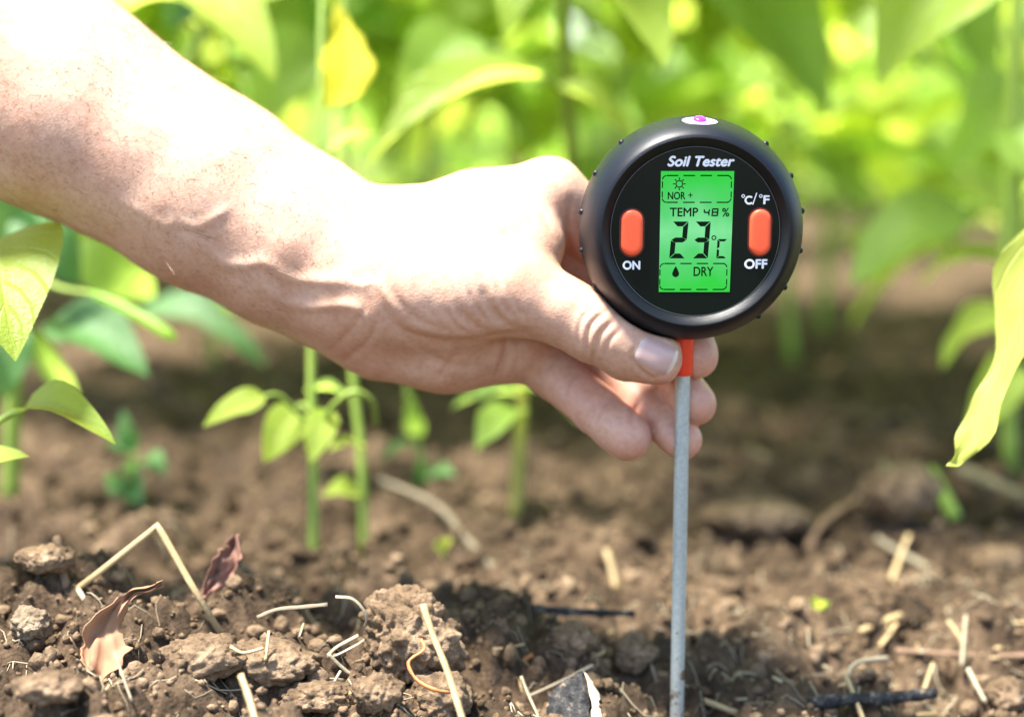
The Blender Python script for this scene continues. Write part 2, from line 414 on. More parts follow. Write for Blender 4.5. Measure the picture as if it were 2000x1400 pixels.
    poly('sun_ray', sum([quadstrip([(699 + 23 * math.cos(a), 441 + 23 * math.sin(a)), (699 + 34 * math.cos(a), 441 + 34 * math.sin(a))], 6) for a in [i * math.pi / 4 for i in range(8)]], []), ink, scr, yk)
    drop = [(687 + 19 * math.cos(a), 931 + 19 * math.sin(a)) for a in [R(t) for t in range(-25, 206, 11)]] + [(676, 908), (687, 889), (698, 908)]
    poly('drop_icon', [drop], ink, scr, yk)
    def dashed(x0, y0, x1, y1, r, name):
        polys = []
        w = x1 - x0
        for yy in (y0, y1):
            for k in range(4):
                a = x0 + w * (0.06 + 0.245 * k); polys += quadstrip([(max(a, x0 + r), yy), (min(a + w * 0.165, x1 - r * 0.6), yy)], 7)
        for xx in (x0, x1):
            for a, c in ((0.22, 0.46), (0.6, 0.82)):
                polys += quadstrip([(xx, y0 + (y1 - y0) * a), (xx, y0 + (y1 - y0) * c)], 6)
        for cx, cy, a0 in ((x0 + r, y0 + r, 180), (x1 - r, y0 + r, 270), (x1 - r, y1 - r, 0), (x0 + r, y1 - r, 90)):
            polys += quadstrip([(cx + r * math.cos(R(a0 + t)), cy + r * math.sin(R(a0 + t))) for t in range(8, 83, 12)], 6)
        poly(name, polys, ink, scr, yk)
    dashed(607, 396, 982, 541, 24, 'dashed_frame'); dashed(601, 875, 968, 1018, 24, 'dashed_frame')
    # buttons
    bm_ = plain('orange_button', (0.86, 0.105, 0.035), 0.38, 0.05, 1500, 0.45)
    well = plain('button_well', (0.10, 0.008, 0.008), 0.5)
    for (x0, y0, x1, y1) in ((384, 581, 504, 833), (1086, 578, 1202, 830)):
        cx, hw = (x0 + x1) / 2, (x1 - x0) / 2
        def stad(k, off, n=12):
            r = hw - off; out = []
            for t in range(n + 1): a = math.pi * t / n; out.append((cx + r * math.cos(a), y0 + hw - r * math.sin(a)))
            for t in range(n + 1): a = math.pi * t / n; out.append((cx - r * math.cos(a), y1 - hw + r * math.sin(a)))
            return [Z(X, Y, k) for X, Y in out]
        rings = [stad(-13.95, 0), stad(-14.7, 0), stad(-15.0, 3), stad(-15.25, 9), stad(-15.35, 18), stad(-15.38, 32)]
        n = len(rings[0]); v = sum(rings, []); f = []
        for i in range(len(rings) - 1):
            for k in range(n): f.append((i * n + k, (i + 1) * n + k, (i + 1) * n + (k + 1) % n, i * n + (k + 1) % n))
        f.append(tuple(reversed(range((len(rings) - 1) * n, len(rings) * n))))
        f = [tuple(reversed(q)) for q in f[:-1]] + [tuple(range((len(rings) - 1) * n, len(rings) * n))]
        bt = mesh_obj('button', v, f, bm_, T)
        wv = stad(-13.96, -9); mesh_obj('button_well', wv, [tuple(range(len(wv)))], well, bt, False)
    # grip bumps
    for a in (129.5, 150, 171, 191, 211, 231, 49.5, 28.5, 9.5, -11, -31.5, -51.5):
        v, f = [], []; n = 10; ca, sa = math.cos(R(a)), math.sin(R(a))
        for i in range(6):
            t = i / 5 * math.pi / 2; rr = 1.0 * math.cos(t); hh = 1.05 * math.sin(t)
            for k in range(n):
                p = 2 * math.pi * k / n; tx = rr * math.cos(p); ty = rr * math.sin(p)
                rad = 32.25 + hh
                v.append(L(rad * ca - tx * sa, -4.4 + ty, rad * sa + tx * ca))
        for i in range(5):
            for k in range(n): f.append((i * n + k, i * n + (k + 1) % n, (i + 1) * n + (k + 1) % n, (i + 1) * n + k))
        mesh_obj('grip_bump', v, f, rub, hous)
    # light sensor on top
    py_ = np.array([p[1] for p in prof])[::-1]; pr_ = np.array([p[0] for p in prof])[::-1]
    def D(u, w, h):
        yy = -9.0 + w; r_ = float(np.interp(yy, py_, pr_)) + h; a_ = (u + 1.3) / 31.5
        return L(r_ * math.sin(a_), yy, r_ * math.cos(a_))
    n = 40; v = []; f = []
    for (r, h) in ((5.6, -0.3), (5.6, 0.03), (5.3, 0.12), (5.0, 0.06)):
        for k in range(n): a = 2 * math.pi * k / n; v.append(D(r * math.cos(a), r * math.sin(a) * 0.62, h))
    for i in range(3):
        for k in range(n): f.append((i * n + k, i * n + (k + 1) % n, (i + 1) * n + (k + 1) % n, (i + 1) * n + k))
    win = mesh_obj('sensor_window', v, f, rub, T)
    v = [D(5.1 * r_ * math.cos(2 * math.pi * k / n), 5.1 * r_ * 0.62 * math.sin(2 * math.pi * k / n), 0.09) for r_ in (1, .8, .6, .4, .2) for k in range(n)]
    mesh_obj('window_disc', v, [(i * n + k, i * n + (k + 1) % n, (i + 1) * n + (k + 1) % n, (i + 1) * n + k) for i in range(4) for k in range(n)] + [tuple(range(4 * n, 5 * n))], plain('sensor_white', (0.50, 0.36, 0.52), 0.12), win, False)
    led = plain('sensor_purple', (0.30, 0.03, 0.36), 0.08)
    v, f = [], []
    for i in range(9):
        t = i / 8 * math.pi / 2
        for k in range(20): a = 2 * math.pi * k / 20; v.append(D(1.9 * math.cos(t) * math.cos(a), 1.9 * math.cos(t) * math.sin(a), 0.05 + 1.15 * math.sin(t)))
    for i in range(8):
        for k in range(20): f.append((i * 20 + k, i * 20 + (k + 1) % 20, (i + 1) * 20 + (k + 1) % 20, (i + 1) * 20 + k))
    mesh_obj('sensor_bulb', v, f, led, win)
    # collar and probe
    def shaft(name, zs, rs, m, sq=1.0):
        v, f = [], []; n = 24
        for z, r in zip(zs, rs):
            for k in range(n): a = 2 * math.pi * k / n; v.append(L(-1.2 + r * math.cos(a), r * math.sin(a) * sq, z))
        for i in range(len(zs) - 1):
            for k in range(n): f.append((i * n + k, (i + 1) * n + k, (i + 1) * n + (k + 1) % n, i * n + (k + 1) % n))
        f.append(tuple(range((len(zs) - 1) * n, len(zs) * n)))
        return mesh_obj(name, v, f, m, T)
    shaft('collar', [-31, -43.0, -43.7, -43.9], [3.05, 2.95, 2.75, 2.2], plain('orange_collar', (0.80, 0.055, 0.018), 0.35))
    pm, nt, pb, o = mat('probe_metal'); pb.inputs['Metallic'].default_value = 0.35; pb.inputs['Roughness'].default_value = 0.48
    n1 = noise_tex(nt, 900, 4, 0.6); nt.links.new(ramp(nt, n1.outputs[0], [(0.3, (0.36, 0.40, 0.375)), (0.7, (0.50, 0.545, 0.51))]), pb.inputs['Base Color']); bump(nt, pb, n1.outputs[0], 0.25, 0.0003)
    geo = nt.nodes.new('ShaderNodeNewGeometry'); sz_ = nt.nodes.new('ShaderNodeSeparateXYZ'); nt.links.new(geo.outputs['Position'], sz_.inputs[0]); mud = noise_tex(nt, 240, 5, 0.65)
    mr = node(nt, 'ShaderNodeMapRange'); nt.links.new(sz_.outputs[2], mr.inputs[0]); mr.inputs[1].default_value = 0.03; mr.inputs[2].default_value = -0.004; mr.inputs[3].default_value = -0.12; mr.inputs[4].default_value = 0.06
    sm_ = node(nt, 'ShaderNodeMath', operation='ADD'); nt.links.new(mr.outputs[0], sm_.inputs[0]); nt.links.new(mud.outputs[0], sm_.inputs[1])
    th_ = node(nt, 'ShaderNodeMapRange'); nt.links.new(sm_.outputs[0], th_.inputs[0]); th_.inputs[1].default_value = 0.56; th_.inputs[2].default_value = 0.62
    src = pb.inputs['Base Color'].links[0].from_socket; nt.links.new(mix(nt, th_.outputs[0], src, (0.16, 0.105, 0.06)), pb.inputs['Base Color'])
    shaft('probe', [-43, -100, -150, -185, -200], [2.2, 2.15, 2.1, 2.0, 0.3], pm)
    return T
tester = build_tester()

# ------------------------------------------------------------------ hand and forearm
def build_person():
    H = 5.0
    lo = np.array([-780., -470., -160.]); hi = np.array([1430., 930., 620.])
    dim = np.ceil((hi - lo) / H).astype(int) + 1
    ax = [lo[i] + H * np.arange(dim[i], dtype=np.float32) for i in range(3)]
    BIG = np.float32(400)
    def cone(a, b, ra, rb, arr, k):              # smooth-union a tapered capsule into arr
        a = np.array(a, np.float32); b = np.array(b, np.float32); m = max(ra, rb) + max(k, 10) + 45
        s = []
        for i in range(3):
            l = max(0, int((min(a[i], b[i]) - m - lo[i]) / H)); h = min(dim[i], int((max(a[i], b[i]) + m - lo[i]) / H) + 2); s.append(slice(l, h))
        X = ax[0][s[0]][:, None, None] - a[0]; Y = ax[1][s[1]][None, :, None] - a[1]; Zz = ax[2][s[2]][None, None, :] - a[2]
        ba = b - a; t = np.clip((X * ba[0] + Y * ba[1] + Zz * ba[2]) / (ba @ ba + 1e-6), 0, 1)
        d = np.sqrt((X - t * ba[0]) ** 2 + (Y - t * ba[1]) ** 2 + (Zz - t * ba[2]) ** 2) - (ra + (rb - ra) * t)
        sub = arr[tuple(s)]
        if k > 0:
            h = np.maximum(k - np.abs(sub - d), 0) / k; arr[tuple(s)] = np.minimum(sub, d) - h * h * k * 0.25
        else: arr[tuple(s)] = np.minimum(sub, d)
    def chain(pts, arr, k):
        for p, q in zip(pts, pts[1:]): cone(p[:3], q[:3], p[3], q[3], arr, k)
    new = lambda: np.full(dim, BIG, np.float32)
    palm = new()
    chain([(-480, -160, 330, 262), (-150, 40, 290, 240), (100, 190, 250, 214), (400, 370, 205, 184), (560, 462, 180, 168), (700, 532, 165, 154)], palm, 40)
    chain([(400, 375, 260, 165), (700, 540, 240, 140), (800, 570, 230, 140)], palm, 60)
    chain([(700, 532, 165, 154), (790, 500, 165, 122), (930, 435, 160, 92), (1072, 382, 155, 74)], palm, 50)
    chain([(780, 540, 230, 110), (1065, 450, 235, 76)], palm, 50)
    chain([(780, 590, 250, 110), (1035, 545, 262, 72)], palm, 50)
    chain([(770, 620, 230, 112), (990, 650, 240, 72)], palm, 50)
    chain([(760, 630, 165, 112), (870, 662, 160, 98), (1000, 672, 185, 78)], palm, 45)
    chain([(690, 560, 110, 100), (800, 560, 70, 112), (900, 565, 45, 100), (1000, 568, 30, 86)], palm, 50)
    chain([(860, 480, 110, 100), (1000, 470, 95, 82), (1040, 480, 80, 60)], palm, 40)
    fingers = [
        [(1072, 382, 155, 73), (1215, 500, 225, 58), (1322, 625, 150, 47), (1361, 692, 82, 41)],
        [(1065, 450, 240, 72), (1215, 610, 270, 58), (1308, 728, 185, 47), (1357, 786, 102, 40)],
        [(1035, 548, 265, 68), (1150, 690, 260, 54), (1262, 795, 180, 45), (1331, 857, 112, 38)],
        [(990, 650, 240, 64), (1082, 728, 190, 52), (1165, 800, 135, 48), (1222, 850, 98, 45)],
    ]
    pads = [[(1352, 672, 88, 39), (1362, 700, 74, 38)], [(1342, 770, 110, 38), (1358, 792, 96, 37)], [(1312, 842, 122, 38), (1332, 862, 108, 35)], [(1200, 832, 104, 46), (1228, 856, 92, 43)]]
    total = palm.copy()
    for fg, pd in zip(fingers, pads):
        a = new(); chain(fg, a, 14); chain(pd, a, 14)
        h = np.maximum(16 - np.abs(palm - a), 0) / 16; u = np.minimum(palm, a) - h * h * 4
        total = np.minimum(total, u)
    th = new()
    chain([(1000, 568, 30, 84), (1090, 604, 22, 68), (1165, 640, 14, 67), (1215, 664, 12, 62), (1276, 693, 10, 56)], th, 16)
    chain([(1230, 690, 20, 55), (1282, 698, 8, 50)], th, 20)
    h = np.maximum(30 - np.abs(palm - th), 0) / 30; u = np.minimum(palm, th) - h * h * 7.5
    total = np.minimum(total, u)
    # the thumb and index press against the housing and the collar: keep clear of both
    sx = slice(int((1080 - lo[0]) / H), dim[0]); sy = slice(int((200 - lo[1]) / H), int((780 - lo[1]) / H))
    X = ax[0][sx][:, None, None]; Y = ax[1][sy][None, :, None]; Zz = ax[2][None, None, :]
    rad = np.hypot(X - 1347, Y - 445.5); prof = 218 - np.clip((-Zz - 55), 0, 80) * 0.55 - np.clip((Zz - 30), 0, 80) * 0.55
    hd = np.maximum(rad - prof, np.abs(Zz + 5) - 104)
    cd = np.maximum(np.hypot(X - 1341, Zz) - 21, 650 - Y)
    sub = total[sx, sy]
    for d in (hd, cd):
        k = 8.0; a = -d; h = np.maximum(k - np.abs(sub - a), 0) / k; sub = np.maximum(sub, a) + h * h * k * 0.25
    total[sx, sy] = sub
    vol = total
    # surface nets
    s = vol < 0
    c = [s[i:dim[0] - 1 + i, j:dim[1] - 1 + j, k:dim[2] - 1 + k] for i in (0, 1) for j in (0, 1) for k in (0, 1)]
    cnt = np.zeros(c[0].shape, np.uint8)
    for q in c: cnt += q
    cells = np.argwhere((cnt > 0) & (cnt < 8)); idx = np.full(cnt.shape, -1, np.int32); idx[tuple(cells.T)] = np.arange(len(cells))
    acc = np.zeros((len(cells), 3)); num = np.zeros(len(cells))
    corners = [(i, j, k) for i in (0, 1) for j in (0, 1) for k in (0, 1)]
    val = {q: vol[cells[:, 0] + q[0], cells[:, 1] + q[1], cells[:, 2] + q[2]].astype(float) for q in corners}
    for q in corners:
        for d in range(3):
            if q[d] == 0:
                r = list(q); r[d] = 1; r = tuple(r); a, b = val[q], val[r]; m = (a < 0) != (b < 0)
                t = np.where(m, a / np.where(m, a - b, 1), 0); p = np.tile(np.array(q, float), (len(cells), 1)); p[:, d] = t
                acc[m] += p[m]; num[m] += 1
    V = lo + H * (cells + acc / num[:, None])
    F = []
    for d in range(3):
        e1, e2 = [(1, 2), (2, 0), (0, 1)][d]
        sl0 = [slice(1, -1)] * 3; sl0[d] = slice(0, -1); sl1 = list(sl0); sl1[d] = slice(1, None)
        A, B = s[tuple(sl0)], s[tuple(sl1)]; e = np.argwhere(A != B)
        off = np.ones(3, int); off[d] = 0; e = e + off
        def ci(o1, o2): w = e.copy(); w[:, e1] -= o1; w[:, e2] -= o2; return idx[tuple(w.T)]
        q = np.stack([ci(0, 0), ci(1, 0), ci(1, 1), ci(0, 1)], 1)
        flip = s[tuple(e.T)]; q[~flip] = q[~flip][:, ::-1]; F.append(q)
    F = np.concatenate(F); F = F[(F >= 0).all(1)]
    def smooth(V, F, it, lam=0.5):
        E = np.concatenate([F[:, [0, 1]], F[:, [1, 2]], F[:, [2, 3]], F[:, [3, 0]]]); E = np.concatenate([E, E[:, ::-1]])
        deg = np.bincount(E[:, 0], minlength=len(V))[:, None]
        for _ in range(it):
            S_ = np.stack([np.bincount(E[:, 0], V[E[:, 1], i], len(V)) for i in range(3)], 1); V = V + lam * (S_ / np.maximum(deg, 1) - V)
        return V
    V = smooth(V, F, 3)
    # one round of quad subdivision
    E = np.sort(np.concatenate([F[:, [0, 1]], F[:, [1, 2]], F[:, [2, 3]], F[:, [3, 0]]]), 1)
    key = E[:, 0].astype(np.int64) * len(V) + E[:, 1]; uq, inv = np.unique(key, return_inverse=True)
    n0, nf = len(V), len(F); em = inv.reshape(4, nf).T + n0; fc = np.arange(nf) + n0 + len(uq)
    V = np.concatenate([V, (V[uq // n0] + V[uq % n0]) / 2, V[F].mean(1)])
    F = np.concatenate([np.stack([F[:, i], em[:, i], fc, em[:, (i + 3) % 4]], 1) for i in range(4)])
    V = smooth(V, F, 3)
    def normals(V, F):
        fn = np.cross(V[F[:, 2]] - V[F[:, 0]], V[F[:, 3]] - V[F[:, 1]])
        N = np.zeros_like(V)
        for i in range(4):
            for d in range(3): N[:, d] += np.bincount(F[:, i], fn[:, d], len(V))
        return N / (np.linalg.norm(N, axis=1)[:, None] + 1e-9)
    N = normals(V, F)
    # veins stand proud, folds cut in: (points, height, width)
    marks = [
        ([(320, 462), (390, 480), (440, 514), (480, 517), (520, 514), (570, 543), (625, 548), (700, 556), (745, 585)], 6.5, 13),
        ([(345, 428), (380, 441), (415, 427), (455, 400)], 4.3, 11),
        ([(500, 543), (530, 573), (565, 590), (615, 600), (690, 598), (740, 640)], 5.8, 11),
        ([(210, 380), (270, 410), (320, 440), (345, 428)], 2.9, 12),
        ([(700, 556), (740, 560), (790, 640)], 3.6, 10), ([(640, 548), (700, 520), (780, 500)], 2.2, 14),
        ([(1190, 603), (1157, 631), (1146, 668), (1150, 700)], -4.3, 6), ([(1207, 619), (1175, 650), (1162, 682), (1160, 712)], -3.7, 6),
        ([(1170, 592), (1138, 622), (1130, 660), (1135, 690)], -2.2, 5), ([(1222, 632), (1190, 668), (1180, 700)], -1.9, 5),
        ([(941, 548), (952, 591), (984, 632), (1030, 652)], -5.0, 10), ([(893, 596), (920, 632), (965, 652)], -3.7, 9),
        ([(915, 560), (930, 600), (960, 640)], -2.5, 6), ([(868, 600), (890, 635), (925, 655)], -2.5, 6), ([(965, 545), (980, 590), (1010, 630)], -2.5, 6), ([(990, 550), (1004, 590), (1028, 625)], -1.9, 6),
        ([(735, 560), (774, 638), (829, 663), (897, 669), (993, 657), (1040, 648)], -6.2, 11),
        ([(760, 555), (800, 615), (850, 640), (905, 650)], -2.5, 8),
        ([(995, 655), (985, 700), (966, 750)], -5.6, 7), ([(1098, 690), (1068, 715), (1045, 748)], -3.7, 7), ([(900, 672), (880, 710), (850, 745)], -2.5, 9), ([(800, 665), (850, 700), (900, 715), (950, 715)], -2.2, 8),
        ([(1117, 385), (1111, 440), (1112, 500)], -3.1, 6), ([(1060, 395), (1070, 440), (1098, 490)], -1.9, 8),
        ([(1135, 722), (1108, 745), (1098, 782)], -4.5, 6), ([(1192, 762), (1165, 785), (1145, 832)], -4.5, 6), ([(1200, 770), (1174, 795), (1156, 838)], -3, 5), ([(1262, 772), (1240, 800), (1228, 830)], -4, 6), ([(1130, 716), (1100, 735), (1090, 772)], -3, 5),
        ([(640, 690), (690, 640), (720, 590)], -1.9, 8), ([(665, 712), (720, 665), (745, 610)], -1.9, 7),
        ([(1243, 672), (1236, 690), (1242, 712), (1268, 736), (1282, 738)], -3.5, 5), ([(1262, 660), (1290, 668), (1318, 684)], -3, 5), ([(1282, 738), (1306, 728), (1322, 706)], -3, 5),
    ]
    front = np.clip(-N[:, 2] * 2.2 + 0.25, 0, 1)
    for pts, amp, w in marks:
        pts = spline([(a, b, 0) for a, b in pts], 6) if len(pts) > 2 else [Vector((a, b, 0)) for a, b in pts]
        p2 = np.array([(p.x, p.y) for p in pts]); m = 4 * w
        sel = np.where((V[:, 0] > p2[:, 0].min() - m) & (V[:, 0] < p2[:, 0].max() + m) & (V[:, 1] > p2[:, 1].min() - m) & (V[:, 1] < p2[:, 1].max() + m) & (front > 0))[0]
        q = V[sel, :2]; best = np.full(len(sel), 1e9); bt = np.zeros(len(sel))
        for i in range(len(p2) - 1):
            ba = p2[i + 1] - p2[i]; t = np.clip(((q - p2[i]) @ ba) / (ba @ ba + 1e-9), 0, 1); d = np.linalg.norm(q - p2[i] - t[:, None] * ba, axis=1)
            better = d < best; best = np.where(better, d, best); bt = np.where(better, (i + t) / (len(p2) - 1), bt)
        fade = np.clip(np.minimum(bt, 1 - bt) * 5, 0.15, 1)
        dz = (0.8 * amp if amp > 0 else amp) * np.exp(-(best / w) ** 2) - (0.16 * amp * np.exp(-((best - 2.1 * w) / w) ** 2) if amp < 0 else 0)
        V[sel] += N[sel] * (dz * fade * front[sel])[:, None]
    # broad unevenness of flesh
    V += N * (2.2 * vnoise(V[:, 0] / 70, V[:, 1] / 70, V[:, 2] / 70, 5) + 0.4 * vnoise(V[:, 0] / 26, V[:, 1] / 26, V[:, 2] / 26, 6))[:, None]
    # skin
    m, nt, b, o = mat('skin')
    n1 = noise_tex(nt, 70, 5, 0.6); n2 = noise_tex(nt, 520, 4, 0.6); n3 = node(nt, 'ShaderNodeTexVoronoi', Scale=1300.0)
    tc = nt.nodes.new('ShaderNodeTexCoord'); nt.links.new(tc.outputs['Object'], n3.inputs['Vector'])
    c = ramp(nt, n1.outputs[0], [(0.30, (0.51, 0.285, 0.185)), (0.5, (0.57, 0.345, 0.235)), (0.70, (0.61, 0.395, 0.28))])
    c2 = ramp(nt, n2.outputs[0], [(0.28, (0.88, 0.80, 0.77)), (0.5, (1, 0.98, 0.97)), (0.72, (1.08, 1.06, 1.04))])
    at = node(nt, 'ShaderNodeAttribute', attribute_name='flush')
    c3 = mix(nt, at.outputs['Fac'], mix(nt, 1.0, c, c2, 'MULTIPLY'), (0.62, 0.24, 0.19))
    nt.links.new(c3, b.inputs['Base Color'])
    b.inputs['Roughness'].default_value = 0.46; b.inputs['Specular IOR Level'].default_value = 0.42
    b.inputs['Subsurface Weight'].default_value = 0.22; b.inputs['Subsurface Radius'].default_value = (1.0, 0.35, 0.2); b.inputs['Subsurface Scale'].default_value = 0.0035
    ad = node(nt, 'ShaderNodeMath', operation='MULTIPLY_ADD'); nt.links.new(n3.outputs['Distance'], ad.inputs[0]); ad.inputs[1].default_value = 0.6; nt.links.new(n2.outputs[0], ad.inputs[2])
    bump(nt, b, ad.outputs[0], 0.22, 0.0004)
    W = Pn(V)
    person = mesh_obj('person', W, F[:, ::-1], m)
    # redder skin on the fingertips and knuckles
    flush = np.zeros(len(V))
    for (x, y, z, r) in [(1240, 870, 90, 60), (1362, 700, 70, 55), (1360, 790, 90, 55), (1335, 865, 105, 50), (1150, 790, 140, 70), (1300, 730, 10, 50), (1120, 470, 160, 70), (720, 650, 120, 70), (1230, 800, 160, 60)]:
        flush = np.maximum(flush, 0.42 * np.exp(-((V - np.array([x, y, z])) ** 2).sum(1) / (r * r)))
    at_ = person.data.attributes.new('flush', 'FLOAT', 'POINT'); at_.data.foreach_set('value', flush.astype(np.float32))
    tag(person, 'bare hairy left forearm and hand of a person pinching the tester below its dial', 'person')
    # thumb nail, following the thumb's surface
    keep = (V[:, 0] > 1190) & (V[:, 0] < 1350) & (V[:, 1] > 600) & (V[:, 1] < 780); mp = np.cumsum(keep) - 1
    bvh = BVHTree.FromPolygons([tuple(p) for p in V[keep]], [tuple(int(t) for t in q) for q in mp[F[keep[F].all(1)]]])
    ca, sa = math.cos(R(24)), math.sin(R(24)); nv, nfc = [], []
    nu, nw = 22, 18
    for i in range(nu):
        for j in range(nw):
            u = i / (nu - 1) * 2 - 1; w = j / (nw - 1) * 2 - 1
            uu = u * 41; hw_ = 33 * (1 - 0.10 * max(-u, 0)); 
            edge = math.sqrt(max(0, 1 - abs(u) ** 4.5)) ** 0.75
            ww = w * hw_ * max(edge, 0.35)
            x = 1281 + uu * ca - ww * sa * 1.0; y = 694 + uu * sa + ww * ca
            h_ = bvh.ray_cast(Vector((x, y, -400)), Vector((0, 0, 1)))
            z = h_[0].z if h_[0] else -40
            e = max(abs(u), abs(w)); nv.append((x, y, z - 4.5 * (1 - e ** 6) + 1.5 * e ** 6 - (2.5 if u > 0.8 else 0)))
    nv = np.array(nv).reshape(nu, nw, 3)
    for _ in range(4):
        z = nv[1:-1, 1:-1, 2]; nv[1:-1, 1:-1, 2] = 0.5 * z + 0.125 * (nv[:-2, 1:-1, 2] + nv[2:, 1:-1, 2] + nv[1:-1, :-2, 2] + nv[1:-1, 2:, 2])
    for i in range(nu - 1):
        for j in range(nw - 1): nfc.append((i * nw + j, i * nw + j + 1, (i + 1) * nw + j + 1, (i + 1) * nw + j))
    nm, nt, b, o = mat('nail'); b.inputs['Roughness'].default_value = 0.28
    tc = nt.nodes.new('ShaderNodeTexCoord'); sp = nt.nodes.new('ShaderNodeSeparateXYZ'); nt.links.new(tc.outputs['UV'], sp.inputs[0])
    nt.links.new(ramp(nt, sp.outputs[0], [(0.0, (0.60, 0.46, 0.41)), (0.2, (0.55, 0.36, 0.31)), (0.88, (0.57, 0.38, 0.33)), (0.94, (0.72, 0.64, 0.56))]), b.inputs['Base Color'])
    b.inputs['Subsurface Weight'].default_value = 0.15; b.inputs['Subsurface Scale'].default_value = 0.001
    uv = [(i / (nu - 1), j / (nw - 1)) for i in range(nu) for j in range(nw)]
    mesh_obj('thumb_nail', Pn(nv.reshape(-1, 3)), nfc, nm, person, True, uv)
    # arm hair
    rng = np.random.default_rng(4); NW = normals(W, F[:, ::-1])
    wgt = np.where((V[:, 0] > -150) & (V[:, 0] < 860) & ~((V[:, 0] > 560) & (V[:, 1] > 560)), 1.0, 0.0)
    wgt *= np.where(V[:, 1] < 330 + 0.40 * V[:, 0], 1.0, 0.55)
    wgt *= np.clip((900 - V[:, 0]) / 350, 0.05, 1)
    pick = rng.choice(len(V), 12000, replace=False, p=wgt / wgt.sum())
    along = np.array(P(700, 540, D0) - P(100, 190, D0)); along /= np.linalg.norm(along)
    hv, hf = [], []
    for i in pick:
        n_ = NW[i]; p = W[i]; L_ = rng.uniform(0.006, 0.012); d = n_ * 0.55 + along * rng.uniform(0.3, 0.9) + rng.normal(0, 0.25, 3); d /= np.linalg.norm(d)
        d2 = d + along * 0.4 - n_ * 0.25 + rng.normal(0, 0.15, 3); d2 /= np.linalg.norm(d2)
        sd = np.cross(d, rng.normal(0, 1, 3)); sd = sd / np.linalg.norm(sd) * 0.00006
        b0 = len(hv); q = p + d * L_ * 0.5; e = q + d2 * L_ * 0.5
        hv += [p - sd - n_ * 0.0003, p + sd - n_ * 0.0003, q + sd * 0.8, q - sd * 0.8, e]; hf += [(b0, b0 + 1, b0 + 2, b0 + 3), (b0 + 3, b0 + 2, b0 + 4)]
    hr = mesh_obj('arm_hair', hv, hf, plain('hair', (0.24, 0.14, 0.055), 0.4), person); hr['kind'] = 'stuff'
    return person
person = build_person()

# ------------------------------------------------------------------ plants
def leaf_verts(L, W, droop=0.5, fold=0.3, wave=0.06, curl=0.0, seed=0, nu=13, nw=7):
    rs = random.Random(seed); ph = rs.uniform(0, 6); pts, uv = [], []
    x = z = 0.0; ang = droop * 0.35
    cs = []
    for i in range(nu):
        t = i / (nu - 1); cs.append((x, z, ang)); st = L / (nu - 1)
        ang -= droop * 1.5 / (nu - 1); x += math.cos(ang) * st; z += math.sin(ang) * st
    for i in range(nu):
        t = i / (nu - 1)
        w = W * 0.5 * (math.sin(math.pi * t ** 0.72) ** 0.85) * (1 - 0.35 * t ** 3) + W * 0.012
        if t > 0.93: w *= 0.55
        if i == nu - 1: w = W * 0.006
        cx, cz, a = cs[i]; tw = curl * t
        for j in range(nw):
            s = (j / (nw - 1) * 2 - 1)
            lift = fold * abs(s) * w + wave * W * math.sin(t * 11 + ph + (2 if s > 0 else 0)) * s * s * math.sin(math.pi * t)
            yy = s * w * math.cos(fold * 0.8); hh = lift
            yy, hh = yy * math.cos(tw) - hh * math.sin(tw), yy * math.sin(tw) + hh * math.cos(tw)
            pts.append((cx - math.sin(a) * hh, yy, cz + math.cos(a) * hh)); uv.append((t, s))
    f = [(i * nw + j, (i + 1) * nw + j, (i + 1) * nw + j + 1, i * nw + j + 1) for i in range(nu - 1) for j in range(nw - 1)]
    return pts, f, uv

LEAVES = {}
rl = random.Random(11)
def leaf_mesh(kind, k):
    key = (kind, k)
    if key not in LEAVES:
        r = random.Random(hash(('leaf', k)) if False else 100 + k)
        v, f, uv = leaf_verts(1.0, r.uniform(0.40, 0.52), r.uniform(0.3, 1.0), r.uniform(0.15, 0.5), r.uniform(0.03, 0.09), r.uniform(-0.5, 0.5), k)
        o = mesh_obj('leaf', v, f, M[kind], None, True, uv); LEAVES[key] = o.data; bpy.data.objects.remove(o)
    return LEAVES[key]

def put_leaf(parent, base, tip, kind, up=Vector((0, 0, 1)), k=None, width=1.0):
    k = rl.randrange(10) if k is None else k
    me = leaf_mesh(kind, k)
    base, tip = Vector(base), Vector(tip); v = me.vertices
    end = Vector(v[len(v) - 4].co); ln = (tip - base).length
    # frame whose local chord base->end points along the wanted direction
    X = (tip - base).normalized(); Y = Vector(up).cross(X)
    if Y.length < 1e-3: Y = Vector((1, 0, 0)).cross(X)
    Y.normalize(); Zv = X.cross(Y)
    a = math.atan2(end.z, end.x); s = ln / math.hypot(end.x, end.z)
    Rm = Matrix((X, Y, Zv)).transposed() @ Matrix.Rotation(a, 3, 'Y')
    o = bpy.data.objects.new('leaf', me); COL.objects.link(o)
    o.matrix_basis = Matrix.Translation(base) @ Rm.to_4x4() @ Matrix.Diagonal((s, s * width, s, 1))
    attach(o, parent); return o

